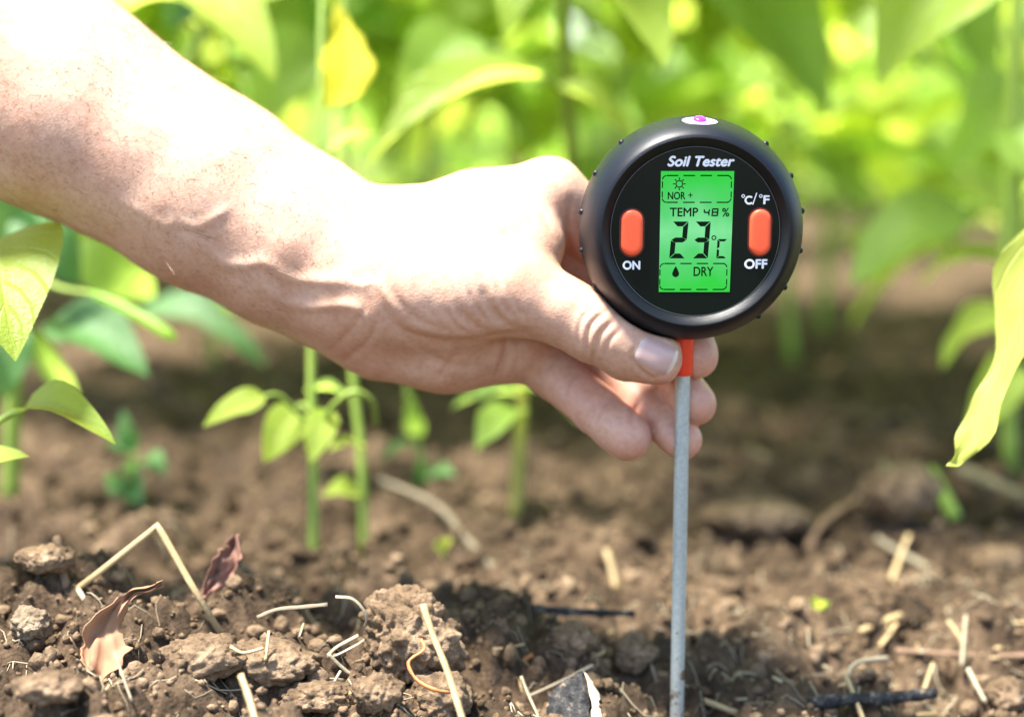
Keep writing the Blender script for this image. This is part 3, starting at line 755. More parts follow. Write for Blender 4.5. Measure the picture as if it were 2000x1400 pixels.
def plant(base, height, n, seed, label, kinds, lean=(0, 0), size=(0.07, 0.12), rad=0.0035, low=0.3, spread=0.07, group=None, stem='stem', name='pepper_plant'):
    r = random.Random(seed); base = Vector((base[0], base[1], gz(base[0], base[1])))
    T = thing(name, label, 'plant', base, group); bag = Bag()
    top = base + Vector((lean[0], lean[1], height))
    mid = base.lerp(top, 0.5) + Vector((r.uniform(-.01, .01), r.uniform(-.01, .01), 0))
    main = spline([base - Vector((0, 0, 0.01)), mid, top], 6)
    bag.add(tube(main, [rad * (1 - 0.55 * i / (len(main) - 1)) for i in range(len(main))], 8))
    axes = [main]
    for k in range(max(2, n // 9)):
        t = r.uniform(0.35, 0.8); p = main[int(t * (len(main) - 1))]; a = r.uniform(0, 6.28); h = height * r.uniform(0.25, 0.5)
        e = p + Vector((math.cos(a) * spread * 1.3, math.sin(a) * spread * 1.3, h)); m_ = p.lerp(e, 0.5) + Vector((math.cos(a), math.sin(a), 0)) * spread * 0.3
        br = spline([p, m_, e], 4); bag.add(tube(br, [rad * 0.6 * (1 - 0.5 * i / (len(br) - 1)) for i in range(len(br))], 6)); axes.append(br)
    for k in range(n):
        axx = axes[0] if k < n * 0.45 else r.choice(axes[1:])
        t = r.uniform(low if axx is main else 0.15, 1.0); p = axx[min(int(t * (len(axx) - 1)), len(axx) - 1)]
        a = k * 2.4 + r.uniform(-.5, .5); dr = Vector((math.cos(a), math.sin(a), 0))
        L = r.uniform(*size); pl = L * r.uniform(0.25, 0.5)
        q = p + dr * pl * 0.8 + Vector((0, 0, pl * r.uniform(0.2, 0.7)))
        bag.add(tube(spline([p, p.lerp(q, 0.5) + Vector((0, 0, pl * 0.12)), q], 3), rad * 0.28, 5))
        tip = q + dr * L * r.uniform(0.5, 0.9) + Vector((r.uniform(-.3, .3) * L, r.uniform(-.3, .3) * L, L * r.uniform(-0.85, 0.15)))
        put_leaf(T, q, tip, r.choice(kinds), Vector((r.uniform(-.4, .4), r.uniform(-.4, .4), 1)), r.randrange(10))
    bag.build('stem', M[stem], T)
    return T

ORD = ['first', 'second', 'third', 'fourth', 'fifth', 'sixth', 'seventh', 'eighth', 'ninth', 'tenth', 'eleventh', 'twelfth', 'thirteenth', 'fourteenth']
G, Lm, Bl = ['leaf', 'leaf', 'leaf_lime'], ['leaf_lime', 'leaf', 'leaf_lime'], ['leaf', 'leaf_blue', 'leaf_lime']
pr = random.Random(77)
# back rows
row1 = [-0.62, -0.45, -0.27, -0.10, 0.08, 0.26, 0.46, 0.64]
for i, x in enumerate(row1):
    y = 1.35 + pr.uniform(-.08, .08)
    plant((x, y), pr.uniform(0.42, 0.55), 34, 200 + i, f'leafy green pepper plant in the blurred middle row, {ORD[i]} from the left', pr.choice([G, Lm, G]), (pr.uniform(-.04, .04), pr.uniform(-.05, .02)), (0.09, 0.15), 0.005, 0.12, 0.11, 'pepper plants in the middle row')
row0 = [(-0.36, 0.98), (-0.21, 1.08), (-0.07, 1.02), (0.07, 0.98), (0.20, 1.10), (0.34, 1.0)]
for i, (x, y) in enumerate(row0):
    plant((x, y), pr.uniform(0.27, 0.34), 34, 400 + i, f'leafy pepper plant in the nearest row behind the hand, {ORD[i]} from the left', Lm, (pr.uniform(-.03, .03), pr.uniform(-.04, .02)), (0.085, 0.14), 0.004, 0.48 if i < 5 else 0.22, 0.11, 'pepper plants in the nearest row')
row2 = [-1.05, -0.8, -0.52, -0.26, 0.0, 0.25, 0.52, 0.8, 1.05]
for i, x in enumerate(row2):
    y = 1.95 + pr.uniform(-.12, .12)
    plant((x, y), pr.uniform(0.5, 0.65), 36, 300 + i, f'pale blurred pepper plant in the far row, {ORD[i]} from the left', pr.choice([G, Lm, Bl]), (pr.uniform(-.04, .04), 0), (0.11, 0.18), 0.006, 0.12, 0.14, 'pepper plants in the far row')

def far_foliage():
    r = np.random.default_rng(9); v, f = [], []
    for k in range(5200):
        y = r.uniform(2.5, 6.5); x = r.uniform(-0.75, 0.75) * y; z = abs(r.normal(0, 0.42)) * (0.6 + y * 0.12)
        L = r.uniform(0.10, 0.2); a = r.uniform(0, 6.28); el = r.uniform(-0.9, 0.5)
        X = np.array([math.cos(a) * math.cos(el), math.sin(a) * math.cos(el), math.sin(el)]); Y = np.cross(X, r.normal(0, 1, 3) + np.array([0, 0, 2.0])); Y /= np.linalg.norm(Y); N_ = np.cross(X, Y)
        p = np.array([x, y, z]); b = len(v); w = L * 0.24
        v += [p, p + X * L * .3 + Y * w + N_ * w * .3, p + X * L * .3 - Y * w + N_ * w * .3, p + X * L * .35, p + X * L * .7 + Y * w * .6 - N_ * w * .1, p + X * L * .7 - Y * w * .6 - N_ * w * .1, p + X * L - N_ * w * .7]
        f += [(b, b + 3, b + 1), (b, b + 2, b + 3), (b + 1, b + 3, b + 4), (b + 3, b + 2, b + 5), (b + 3, b + 6, b + 4), (b + 3, b + 5, b + 6)]
    o = mesh_obj('far_foliage', v, f, M['leaf']); o['kind'] = 'stuff'; tag(o, 'dense blurred green foliage filling the far background', 'foliage')
far_foliage()

def tailored(name, label, base, stems, leaves, rad=0.003, stem='stem'):
    """stems: lists of points (px,py,depth) ; leaves: base, tip (px,py,depth), kind, up, k, width"""
    T = thing(name, label, 'plant', base); bag = Bag()
    for pts, r0, r1 in stems:
        sp = spline([P(*p) for p in pts], 5) if len(pts) > 2 else [P(*p) for p in pts]
        bag.add(tube(sp, [r0 + (r1 - r0) * i / (len(sp) - 1) for i in range(len(sp))], 8))
    bag.build('stem', M[stem], T)
    for b_, t_, kind, up, k, w in leaves: put_leaf(T, P(*b_), P(*t_), kind, up, k, w)
    return T

def shade_crown(T, axis, n, seed, kinds, size=(0.08, 0.13), spread=0.10):  # extra leaves and twigs above the frame, added to shade the soil below
    r = random.Random(seed); bag = Bag()
    for k in range(n):
        p = axis[0].lerp(axis[1], r.random()); a = k * 2.4 + r.uniform(-.5, .5); dr = Vector((math.cos(a), math.sin(a), 0)); L = r.uniform(*size)
        q = p + dr * spread * r.uniform(0.2, 1.0) + Vector((0, 0, r.uniform(0, 0.05)))
        bag.add(tube(spline([p, p.lerp(q, 0.5) + Vector((0, 0, 0.012)), q], 3), 0.0011, 5))
        put_leaf(T, q, q + dr * L * 0.85 + Vector((0, 0, -L * r.uniform(0.0, 0.5))), r.choice(kinds), Vector((r.uniform(-.3, .3), r.uniform(-.3, .3), 1)), r.randrange(10))
    bag.build('shade_branch', M['stem'], T)

BACK = Vector((0, -1, 0.25)); UPV = Vector((0, -0.3, 1)); SIDE = Vector((1, -0.6, 0.3)); LSIDE = Vector((-1, -0.6, 0.4))
# seedling with the tall left stem, below the arm
b1, d1 = hit(612, 1095)
seed_a = tailored('pepper_seedling', 'slim green seedling stem below the wrist with drooping leaves, left of the pair', b1,
    [([(612, 1110, d1), (612, 900, d1), (608, 700, d1), (618, 400, d1 + .005), (626, 180, d1 + .01), (630, -120, d1 + .02)], 0.0020, 0.0012),
     ([(608, 830, d1), (575, 800, d1 - .01), (545, 772, d1 - .015), (517, 773, d1 - .02)], 0.0011, 0.0007),
     ([(622, 840, d1), (650, 795, d1 - .02), (690, 765, d1 - .025), (727, 785, d1 - .02), (735, 830, d1 - .01)], 0.0014, 0.0008),
     ([(608, 800, d1), (590, 790, d1 + .005), (575, 800, d1 + .005)], 0.0009, 0.0007),
     ([(622, 330, d1), (640, 300, d1), (655, 290, d1)], 0.0009, 0.0007)],
    [((517, 773, d1 - .02), (396, 833, d1 - .03), 'leaf_lime', Vector((0.1, -0.75, 0.6)), 2, 0.95),
     ((580, 800, d1), (516, 902, d1 - .01), 'leaf_lime', BACK, 4, 1.25),
     ((640, 800, d1 - .01), (606, 905, d1 - .02), 'leaf_lime', BACK, 1, 1.3),
     ((655, 290, d1), (735, 262, d1 - .01), 'leaf_lime', UPV, 3, 1.0),
     ((600, 765, d1 + .03), (690, 778, d1 + .02), 'leaf', UPV, 3, 0.7)])
b2, d2 = hit(710, 1080)
tailored('pepper_seedling', 'slim green seedling stem below the hand, right of the pair', b2,
    [([(712, 1095, d2), (706, 900, d2), (690, 740, d2), (682, 560, d2), (676, 250, d2), (672, -120, d2)], 0.0020, 0.0012),
     ([(708, 870, d2), (698, 868, d2 - .005), (694, 868, d2 - .01)], 0.0008, 0.0006), ([(704, 962, d2), (698, 962, d2 - .005), (694, 964, d2 - .01)], 0.0008, 0.0006)],
    [((706, 872, d2 - .005), (642, 880, d2 - .02), 'leaf_lime', UPV, 2, 1.2), ((704, 962, d2 - .005), (630, 968, d2 - .02), 'leaf_lime', Vector((0, -.7, 1)), 5, 1.25)])
b3, d3 = hit(1010, 1010)
tailored('weed_stalk', 'blurred olive stalk rising from the soil behind the curled fingers', b3,
    [([(1008, 1020, d3), (1014, 880, d3), (1020, 720, d3), (1010, 300, d3)], 0.0032, 0.002)],
    [((1014, 800, d3), (930, 880, d3 - .03), 'leaf', UPV, 1, 1.1), ((1016, 760, d3), (1130, 830, d3 - .02), 'leaf', UPV, 4, 0.9), ((1016, 770, d3), (880, 800, d3), 'leaf', UPV, 5, 0.6)], stem='stem_olive')
b4, d4 = hit(820, 960)
tailored('weed_seedling', 'small blurred seedling with narrow blue-green leaves under the palm', b4,
    [([(822, 965, d4), (815, 850, d4), (795, 750, d4), (800, 500, d4)], 0.0014, 0.001)],
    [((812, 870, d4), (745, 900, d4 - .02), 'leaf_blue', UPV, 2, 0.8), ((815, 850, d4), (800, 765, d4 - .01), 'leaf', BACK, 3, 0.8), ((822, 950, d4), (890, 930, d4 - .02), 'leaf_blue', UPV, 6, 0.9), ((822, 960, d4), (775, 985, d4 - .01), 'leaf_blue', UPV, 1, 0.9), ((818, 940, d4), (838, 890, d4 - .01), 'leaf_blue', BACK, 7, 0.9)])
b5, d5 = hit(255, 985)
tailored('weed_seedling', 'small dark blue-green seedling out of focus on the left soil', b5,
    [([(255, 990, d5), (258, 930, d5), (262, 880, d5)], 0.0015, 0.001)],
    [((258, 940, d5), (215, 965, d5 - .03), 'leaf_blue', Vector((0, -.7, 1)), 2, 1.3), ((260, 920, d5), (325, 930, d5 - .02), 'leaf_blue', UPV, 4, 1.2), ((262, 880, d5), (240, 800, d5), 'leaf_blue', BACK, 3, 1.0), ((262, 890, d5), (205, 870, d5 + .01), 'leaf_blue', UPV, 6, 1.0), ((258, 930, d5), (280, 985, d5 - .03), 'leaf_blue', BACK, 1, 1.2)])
b6, d6 = hit(862, 1085)
tailored('sprout', 'tiny round pale green sprout on dark soil right of the seedlings', b6,
    [([(862, 1090, d6), (861, 1075, d6)], 0.0006, 0.0005)], [((880, 1068, d6), (846, 1062, d6 - .004), 'leaf_lime', BACK, 5, 1.9)])
b7, d7 = hit(1602, 1190)
tailored('sprout', 'tiny green sprout among straw right of the probe', b7,
    [([(1602, 1195, d7), (1600, 1178, d7)], 0.0006, 0.0005)], [((1602, 1188, d7), (1585, 1165, d7 - .004), 'leaf_lime', BACK, 5, 1.6), ((1604, 1188, d7), (1622, 1172, d7), 'leaf_lime', BACK, 2, 1.2)])
# plant standing left of the frame
dl = 0.50
bl_ = P(-190, 1000, dl + .02); bl_.z = gz(bl_.x, bl_.y)
tailored('pepper_plant', 'pepper plant at the left edge with bright lime leaves reaching into the picture', bl_,
    [([(-190, 1150, dl + .02), (-180, 800, dl + .02), (-170, 350, dl + .02)], 0.004, 0.0025),
     ([(-175, 560, dl + .02), (-120, 480, dl), (-60, 470, dl)], 0.0014, 0.001), ([(-180, 950, dl + .02), (-60, 870, dl), (10, 815, dl), (45, 803, dl)], 0.0014, 0.001), ([(-180, 980, dl + .02), (-120, 960, dl)], 0.0012, 0.0009)],
    [((-10, 470, dl + .01), (30, 705, dl - .035), 'leaf_lime', Vector((0.1, -0.6, 0.8)), 8, 1.5), ((45, 803, dl), (226, 868, dl - .02), 'leaf_lime', Vector((0, -0.6, 0.9)), 4, 0.7), ((-120, 965, dl), (58, 892, dl - .02), 'leaf_lime', Vector((0, -0.7, 0.9)), 3, 0.85)])
# plant standing right of the frame, yellowing leaf
dr_ = 0.50
br_ = P(2160, 1000, dr_ + .02); br_.z = gz(br_.x, br_.y)
tr_plant = tailored('pepper_plant', 'pepper plant at the right edge with a wilting twisted yellow leaf', br_,
    [([(2160, 1150, dr_ + .03), (2150, 600, dr_ + .03), (2140, 100, dr_ + .04)], 0.0045, 0.0028), ([(2150, 500, dr_ + .03), (2080, 400, dr_), (2035, 430, dr_)], 0.0014, 0.001)], [])
def ribbon_leaf(T, line, d, m, label, tw0, tw1, tf, cup=0.35, wav=0.0012):
    # a leaf along its own midrib line, with half-widths, twisting about it
    c = spline([P(x, y, d + dz) for x, y, dz, w in line], 4); ws = [q.x for q in spline([(w, 0, 0) for x, y, dz, w in line], 4)]
    v, uv, f = [], [], []; n = len(c); m_ = 9
    for i in range(n):
        t = i / (n - 1); tg = (c[min(i + 1, n - 1)] - c[max(i - 1, 0)]).normalized()
        acr = tg.cross(FWD).normalized(); dep = tg.cross(acr); tw = tw0 + tw1 * math.sin(t * tf - 0.4)
        for j in range(m_):
            s = j / (m_ - 1) * 2 - 1; w = max(ws[i], 0.8) * d / FPX * (1 + 0.10 * math.sin(t * 31 + s * 4) * abs(s))
            v.append(c[i] + acr * math.cos(tw) * s * w + dep * (math.sin(tw) * s * w + abs(s) * w * cup + wav * math.sin(t * 26 + s * 2) * s * s)); uv.append((t, s))
    for i in range(n - 1):
        for j in range(m_ - 1): f.append((i * m_ + j, (i + 1) * m_ + j, (i + 1) * m_ + j + 1, i * m_ + j + 1))
    lf = mesh_obj('leaf', v, f, M[m], T, True, uv); lf['label'] = label
M['leaf_wilt'] = leaf_mat('leaf_wilting', (0.28, 0.36, 0.05), (0.60, 0.56, 0.13), (0.85, 0.84, 0.10), 0.45, 0.62)
ribbon_leaf(tr_plant, [(2042, 425, 0, 5), (2012, 500, -.004, 56), (1996, 580, -.008, 66), (1982, 655, -.010, 50), (1955, 720, -.012, 26), (1922, 790, -.016, 34), (1895, 855, -.02, 28), (1868, 898, -.022, 12), (1852, 910, -.024, 1)], dr_, 'leaf_wilt', 'twisted wilting yellow leaf', 0.25, 0.75, 4.2)
ribbon_leaf(seed_a, [(632, 206, 0, 3), (655, 188, .003, 26), (674, 155, .008, 50), (680, 120, .013, 50), (674, 85, .018, 36), (667, 50, .022, 22), (661, 22, .026, 9), (657, 2, .028, 1)], d1, 'leaf_yellow', 'upright bright yellow leaf', 0.1, 0.15, 3.0, 0.25, 0.0006)
# tall plants just behind the arm and dial whose leaves hang into the top of the picture
dt = 0.70
bt = P(420, 0, dt + .05); bt.z = gz(bt.x, bt.y)
cr_a = tailored('pepper_plant', 'pepper plant behind the forearm with large pale leaves at top left', bt,
    [([(-120, 960, dt + .1), (150, 420, dt + .08), (400, 60, dt + .05), (430, -300, dt + .04)], 0.004, 0.0025),
     ([(420, -60, dt + .05), (330, -60, dt + .02), (260, 10, dt)], 0.0013, 0.001), ([(425, -100, dt + .05), (470, -60, dt + .02), (500, -20, dt)], 0.0013, 0.001), ([(418, 300, dt + .05), (350, 260, dt + .05)], 0.0013, 0.001)],
    [((250, 20, dt), (535, 158, dt - .05), 'leaf_lime', Vector((0.1, -0.4, 1)), 4, 1.15), ((560, -40, dt), (420, 90, dt - .02), 'leaf_lime', Vector((0, -.6, 1)), 2, 1.2), ((440, -120, dt + .04), (330, 60, dt + .06), 'leaf_blue', BACK, 5, 1.1), ((600, 60, dt + .08), (500, 260, dt + .06), 'leaf', BACK, 3, 1.1), ((430, 120, dt + .1), (560, 220, dt + .1), 'leaf', UPV, 1, 1.1)])
dg = 0.66
bg_ = P(1120, 0, dg + .05); bg_.z = gz(bg_.x, bg_.y)
cr_b = tailored('pepper_plant', 'tall pepper plant behind the hand with an arching drooping leaf and white-lit leaf tips', bg_,
    [([(1180, 770, dg + .38), (1130, 500, dg + .2), (1100, 0, dg + .05), (1090, -300, dg + .05)], 0.0042, 0.0025),
     ([(1105, 190, dg + .05), (1080, 160, dg + .03), (1055, 150, dg + .02)], 0.0012, 0.0009), ([(1095, -150, dg + .05), (1120, -120, dg), (1130, -70, dg)], 0.0013, 0.001), ([(1098, -150, dg + .05), (1040, -130, dg)], 0.0012, 0.001)],
    [((1058, 150, dg + .02), (715, 330, dg), 'leaf_lime', Vector((-.2, -0.5, 1)), 7, 0.75), ((1120, -60, dg), (1298, 132, dg - .05), 'leaf_lime', Vector((0.1, -0.4, 1)), 3, 1.1), ((1030, -110, dg), (985, 78, dg - .02), 'leaf_lime', BACK, 2, 1.1), ((1085, 170, dg + .05), (1240, 290, dg + .04), 'leaf_lime', UPV, 5, 1.0), ((900, 60, dg + .12), (780, 250, dg + .1), 'leaf', BACK, 4, 1.1), ((1000, 100, dg + .13), (900, 190, dg + .1), 'leaf', UPV, 1, 1.2)])
dh = 0.68
bh = P(1960, 0, dh + .05); bh.z = gz(bh.x, bh.y)
cr_c = tailored('pepper_plant', 'pepper plant at the right with a big pale leaf in the top corner', bh,
    [([(1975, 950, dh + .08), (1965, 500, dh + .07), (1985, 0, dh + .05), (1990, -300, dh + .05)], 0.0042, 0.0025), ([(1985, -100, dh + .05), (2020, -120, dh + .02), (2040, -80, dh)], 0.0013, 0.001), ([(1970, 420, dh + .07), (1900, 400, dh + .06), (1870, 410, dh + .06)], 0.0012, 0.001)],
    [((2040, -70, dh), (1715, 165, dh - .05), 'leaf_lime', Vector((-0.1, -0.45, 1)), 4, 1.15), ((1880, 400, dh + .1), (1660, 560, dh + .08), 'leaf', Vector((0, -.6, 1)), 2, 1.2), ((1970, 150, dh + .08), (1850, 330, dh + .07), 'leaf', BACK, 3, 1.2), ((1975, 600, dh + .08), (1840, 720, dh + .08), 'leaf_lime', UPV, 6, 1.1), ((1975, 250, dh + .06), (2080, 420, dh + .03), 'leaf', BACK, 1, 1.3), ((1970, 520, dh + .08), (1800, 560, dh + .12), 'leaf_lime', UPV, 8, 1.1), ((1975, 700, dh + .08), (1880, 850, dh + .06), 'leaf_lime', BACK, 5, 1.0)])
di = 0.62
bi = P(30, 400, di + .06); bi.z = gz(bi.x, bi.y)
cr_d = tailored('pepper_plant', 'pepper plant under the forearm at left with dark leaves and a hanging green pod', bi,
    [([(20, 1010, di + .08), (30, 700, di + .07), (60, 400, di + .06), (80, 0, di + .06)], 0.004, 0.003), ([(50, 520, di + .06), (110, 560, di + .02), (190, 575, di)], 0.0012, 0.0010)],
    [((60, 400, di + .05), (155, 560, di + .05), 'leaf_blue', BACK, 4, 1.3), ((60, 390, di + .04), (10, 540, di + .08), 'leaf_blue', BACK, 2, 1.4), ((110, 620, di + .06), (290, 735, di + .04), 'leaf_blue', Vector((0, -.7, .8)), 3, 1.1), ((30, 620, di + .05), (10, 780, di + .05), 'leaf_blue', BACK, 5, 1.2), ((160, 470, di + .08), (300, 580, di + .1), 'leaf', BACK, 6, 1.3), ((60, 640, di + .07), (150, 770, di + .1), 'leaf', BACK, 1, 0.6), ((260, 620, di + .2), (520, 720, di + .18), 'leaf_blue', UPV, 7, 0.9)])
for T_, px, d_, sd, off, n_, sp_ in ((cr_a, 425, dt + .05, 1, .10, 20, .08), (cr_b, 1095, dg + .05, 2, .12, 30, .14), (cr_c, 1988, dh + .05, 3, .12, 16, .14), (cr_d, 70, di + .06, 4, .22, 16, .08), (tr_plant, 2060, dr_ + .06, 5, .17, 20, .16), (cr_c, 1560, dg + .05, 6, .0, 16, .12)):  # added overhead foliage, set so its shade falls on the middle ground
    lo_ = P(px, -180, d_); lo_.y += off; hi_ = Vector((lo_.x, lo_.y + 0.03, 0.46)); lo_.z = max(lo_.z, 0.28)
    shade_crown(T_, (lo_, hi_), n_, sd, ['leaf', 'leaf', 'leaf_lime'], (0.09, 0.14), sp_)
pod = mesh_obj('chilli_pod', *tube(spline([P(180, 572, di), P(250, 605, di - .005), P(310, 640, di - .01), P(345, 663, di - .012)], 6), [0.0008] + [0.0017] * 3 + [0.0022] * 4 + [0.0023] * 8 + [0.0018, 0.0012, 0.0004], 10), M['leaf'])
tag(pod, 'slender green chilli pod hanging below the forearm at left', 'chilli pod')

# ------------------------------------------------------------------ clods
def ico(sub):
    import bmesh
    bm = bmesh.new(); bmesh.ops.create_icosphere(bm, subdivisions=sub, radius=1.0)
    v = np.array([p.co[:] for p in bm.verts]); bm.verts.index_update(); f = np.array([[q.index for q in t.verts] for t in bm.faces]); bm.free(); return v, f
IV6, IF6 = ico(6); IV5, IF5 = ico(5); IV2, IF2 = ico(1); IV3, IF3 = ico(2)
def clod(px, py, r, label, seed, m='clod', sx=1.0, sz=0.85, sink=0.25, name='soil_clod', lift=0.0):
    g, d = hit(px, py + r * 0.7); rr = r * d / FPX
    c = Vector((P(px, py, d).x, g.y + rr * 0.4, 0)); c.z = gz(c.x, c.y) + rr * (sz - sink) + lift
    v = (IV6 if r > 90 else IV5); n = v * np.array([sx, 0.9, sz])
    dsp = 0.20 * fbm(n[:, 0] * 1.4 + seed, n[:, 1] * 1.4, n[:, 2] * 1.4, 3, seed) + 0.085 * fbm(n[:, 0] * 4 + seed, n[:, 1] * 4, n[:, 2] * 4, 4, seed + 5, True) + 0.014 * fbm(n[:, 0] * 17, n[:, 1] * 17, n[:, 2] * 17, 3, seed + 9, True)
    v = v * (1 + dsp)[:, None] * np.array([sx, 0.9, sz]) * rr
    o = mesh_obj(name, v, IF6 if r > 90 else IF5, M[m]); o.location = c
    return tag(o, label, 'clod' if name == 'soil_clod' else 'stone')
clod(795, 1250, 98, 'largest knobbly brown soil clod, beside the upright pale straw', 3, sz=1.0)
clod(58, 1228, 40, 'rounded pale clod at the left edge beside the bent straw', 8, 'clod_pale')
clod(860, 1372, 62, 'lumpy clod at the bottom edge below the largest clod', 12)
clod(735, 1385, 48, 'small dark clod at the bottom left of the largest clod', 15)
clod(535, 1275, 66, 'broad crumbly clod between the dry leaf and the largest clod', 19, sx=1.35, sz=0.6, sink=0.38)
clod(395, 1275, 62, 'crumbly clod just right of the curled dry leaf', 23, sx=1.3, sz=0.7)
clod(90, 1352, 50, 'earthy clod at bottom left below the pale clod', 27, sx=1.3, sz=0.6)
clod(1240, 1300, 42, 'small reddish clod between the charred wood and the probe', 31)
clod(90, 1115, 40, 'blurred sunlit clod behind the left leg of the bent straw', 35, sx=1.4, sz=0.7)
clod(1975, 1362, 44, 'dark crumbly clod in the bottom right corner', 39)
clod(1760, 985, 60, 'blurred dark clod under the arched root at right', 43, sx=1.3)
clod(1960, 1065, 46, 'blurred brown clod at the right edge under the diagonal stalk', 47, sx=1.2, sz=0.7)
clod(1120, 1260, 40, 'small round clod behind the charred wood', 51)
clod(1480, 1000, 70, 'blurred flat clod right of the probe beyond the straw', 55, sx=1.5, sz=0.5)
clod(620, 1370, 50, 'clod at the bottom edge left of the small dark clod', 59, sx=1.3, sz=0.6)

def crumbs():
    r = np.random.default_rng(21); vs, fs = [], []; b = 0
    for k in range(16000):
        y = 0.36 + 1.1 * r.beta(1.0, 3.6); x = r.uniform(-0.5, 0.5) * (y + 0.12); s = min(0.00055 * math.exp(abs(r.normal(0, 0.72))), 0.0032)
        big = s > 0.0016
        v = (VAR3 if big else VAR2)[k % 60] * r.uniform(0.65, 1.2, 3) * s
        vs.append(v + np.array([x, y, 0])); vs[-1][:, 2] += s * 0.35; fs.append((IF3 if big else IF2) + b); b += len(v); crumb_xy.append((x, y, len(v)))
    V = np.concatenate(vs); xy = np.array(crumb_xy); z = ground_h(xy[:, 0], xy[:, 1]); V[:, 2] += np.repeat(z, xy[:, 2].astype(int))
    o = mesh_obj('soil_crumbs', V, np.concatenate(fs), M['clod'], None, False); o['kind'] = 'stuff'; tag(o, 'loose brown soil crumbs strewn over the ground', 'soil crumbs')
crumb_xy = []
_r = np.random.default_rng(2)
VAR2 = [IV2 * (1 + _r.uniform(-.32, .32, len(IV2)))[:, None] for _ in range(60)]
VAR3 = [IV3 * (1 + 0.3 * fbm(IV3[:, 0] * 1.8 + k * 7, IV3[:, 1] * 1.8, IV3[:, 2] * 1.8, 3, k))[:, None] for k in range(60)]
crumbs()
def lumps():
    r = np.random.default_rng(8); vs, fs, xy = [], [], []
    for k in range(2200):                        # the shaded ground further back
        y = 0.52 + 0.9 * r.beta(1.0, 2.0); x = r.uniform(-0.45, 0.45) * (y + 0.1); s = min(0.0014 * math.exp(abs(r.normal(0, 0.6))), 0.008)
        vs.append(VAR3[k % 60] * r.uniform(0.7, 1.2, 3) * s * np.array([1.2, 1.2, 0.7]) + np.array([x, y, s * 0.1])); fs.append(IF3 + k * len(IV3)); xy.append((x, y))
    xy = np.array(xy); V = np.concatenate(vs); V[:, 2] += np.repeat(ground_h(xy[:, 0], xy[:, 1]), len(IV3))
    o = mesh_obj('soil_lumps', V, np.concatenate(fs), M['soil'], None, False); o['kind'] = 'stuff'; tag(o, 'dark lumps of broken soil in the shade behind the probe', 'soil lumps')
lumps()

# ------------------------------------------------------------------ straw, twigs, dry leaves
def stick(name, label, pts, rpx, m, cat='straw', anchor=None, group=None, flat=0.7, taper=1.0, d=None, n=8, nodes=0):
    """pts in photo pixels with a depth offset in metres from the soil under the anchor pixel"""
    if d is None: d = hit(*(anchor or pts[-1][:2]))[1]
    pp = [P(p[0], p[1], d + (p[2] if len(p) > 2 else 0)) for p in pts]
    sp = spline(pp, 5) if len(pp) > 2 and nodes == 0 else pp
    rr = (0.72 if m in ('straw', 'straw_grey') else 0.9) * rpx * d / FPX; rs = random.Random(str(label))
    rad = [rr * (1 - (1 - taper) * i / max(1, len(sp) - 1)) * (rs.uniform(0.75, 1.25) if m in ('char', 'twig', 'root') else rs.uniform(0.9, 1.1)) for i in range(len(sp))]
    o = mesh_obj(name, *tube(sp, rad, n, flat), M[m]); return tag(o, label, cat, group)
sw, gy = 'straw', 'straw_grey'
dv = 0.476
stick('bent_straw', 'long straw sharply bent into an upside-down V on the left soil', [(88, 1198, .006), (200, 1112, .004), (296, 1036, 0), (306, 1026, 0), (316, 1040, 0), (370, 1135, -.004), (430, 1234, -.006)], 10.5, sw, d=dv, nodes=1)
stick('straw', 'bright pale straw standing in front of the largest clod', [(826, 1180, .003), (846, 1240, 0), (872, 1305, -.004), (890, 1360, -.008), (908, 1420, -.012)], 10, sw, d=hit(900, 1396)[1] - 0.028, taper=1.1)
stick('straw', 'straw lying across the soil right behind the probe base', [(1248, 1314, .014), (1330, 1350, .006), (1440, 1392, -.002)], 9, sw, d=hit(1400, 1380)[1] - .002)
stick('straw', 'short upright straw under the crumbly clod at the bottom left', [(470, 1318, .004), (485, 1360, 0), (502, 1420, -.006)], 11, sw, anchor=(495, 1395))
stick('twig', 'thin pale twig sticking up left of the charred wood', [(1018, 1320, .003), (1034, 1360, 0), (1062, 1420, -.006)], 5, gy, 'twig', anchor=(1050, 1395))
stick('straw', 'thin straw sloping up from the twig to above the charred wood', [(1035, 1358, 0), (1100, 1328, .004), (1158, 1298, .008)], 5, gy, anchor=(1090, 1380))
stick('straw', 'blurred long grey stalk sloping down right of the seedlings', [(740, 935, .07), (850, 985, .045), (905, 1045, .02), (965, 1112, 0)], 8, 'stalk', anchor=(965, 1112))
stick('root', 'blurred brown root arching over a hollow on the right', [(1578, 1075, 0), (1600, 1030, .01), (1660, 985, .025), (1730, 958, .04), (1780, 962, .05)], 13, 'twig', 'root', anchor=(1600, 1075))
stick('straw', 'blurred stub of straw crossing above the arched root', [(1725, 905, .03), (1742, 940, .0), (1760, 975, -.02)], 10, 'stalk', anchor=(1760, 985))
stick('straw', 'pale round-ended stalk lying below the dark hollow at right', [(1712, 1050, .02), (1760, 1080, .008), (1835, 1120, -.01)], 9, gy, anchor=(1800, 1110))
stick('straw', 'flat straw crossing the pale round-ended stalk', [(1775, 1045, .01), (1755, 1095, .002), (1738, 1140, -.006)], 9, sw, anchor=(1740, 1135))
stick('grass_stalk', 'blurred green stalk leaning below the wilting leaf', [(1815, 920, .03), (1840, 965, .015), (1868, 1015, 0)], 16, 'stem', 'stalk', anchor=(1868, 1015))
stick('straw', 'thick blurred stalk running diagonally out of the right edge', [(1868, 912, .05), (1940, 945, .02), (2060, 995, -.02)], 14, 'stalk', anchor=(1960, 980))
stick('straw', 'blurred straw sloping to the right beyond the probe', [(1460, 880, .05), (1520, 905, .03), (1585, 935, 0)], 9, 'stalk', anchor=(1585, 945))
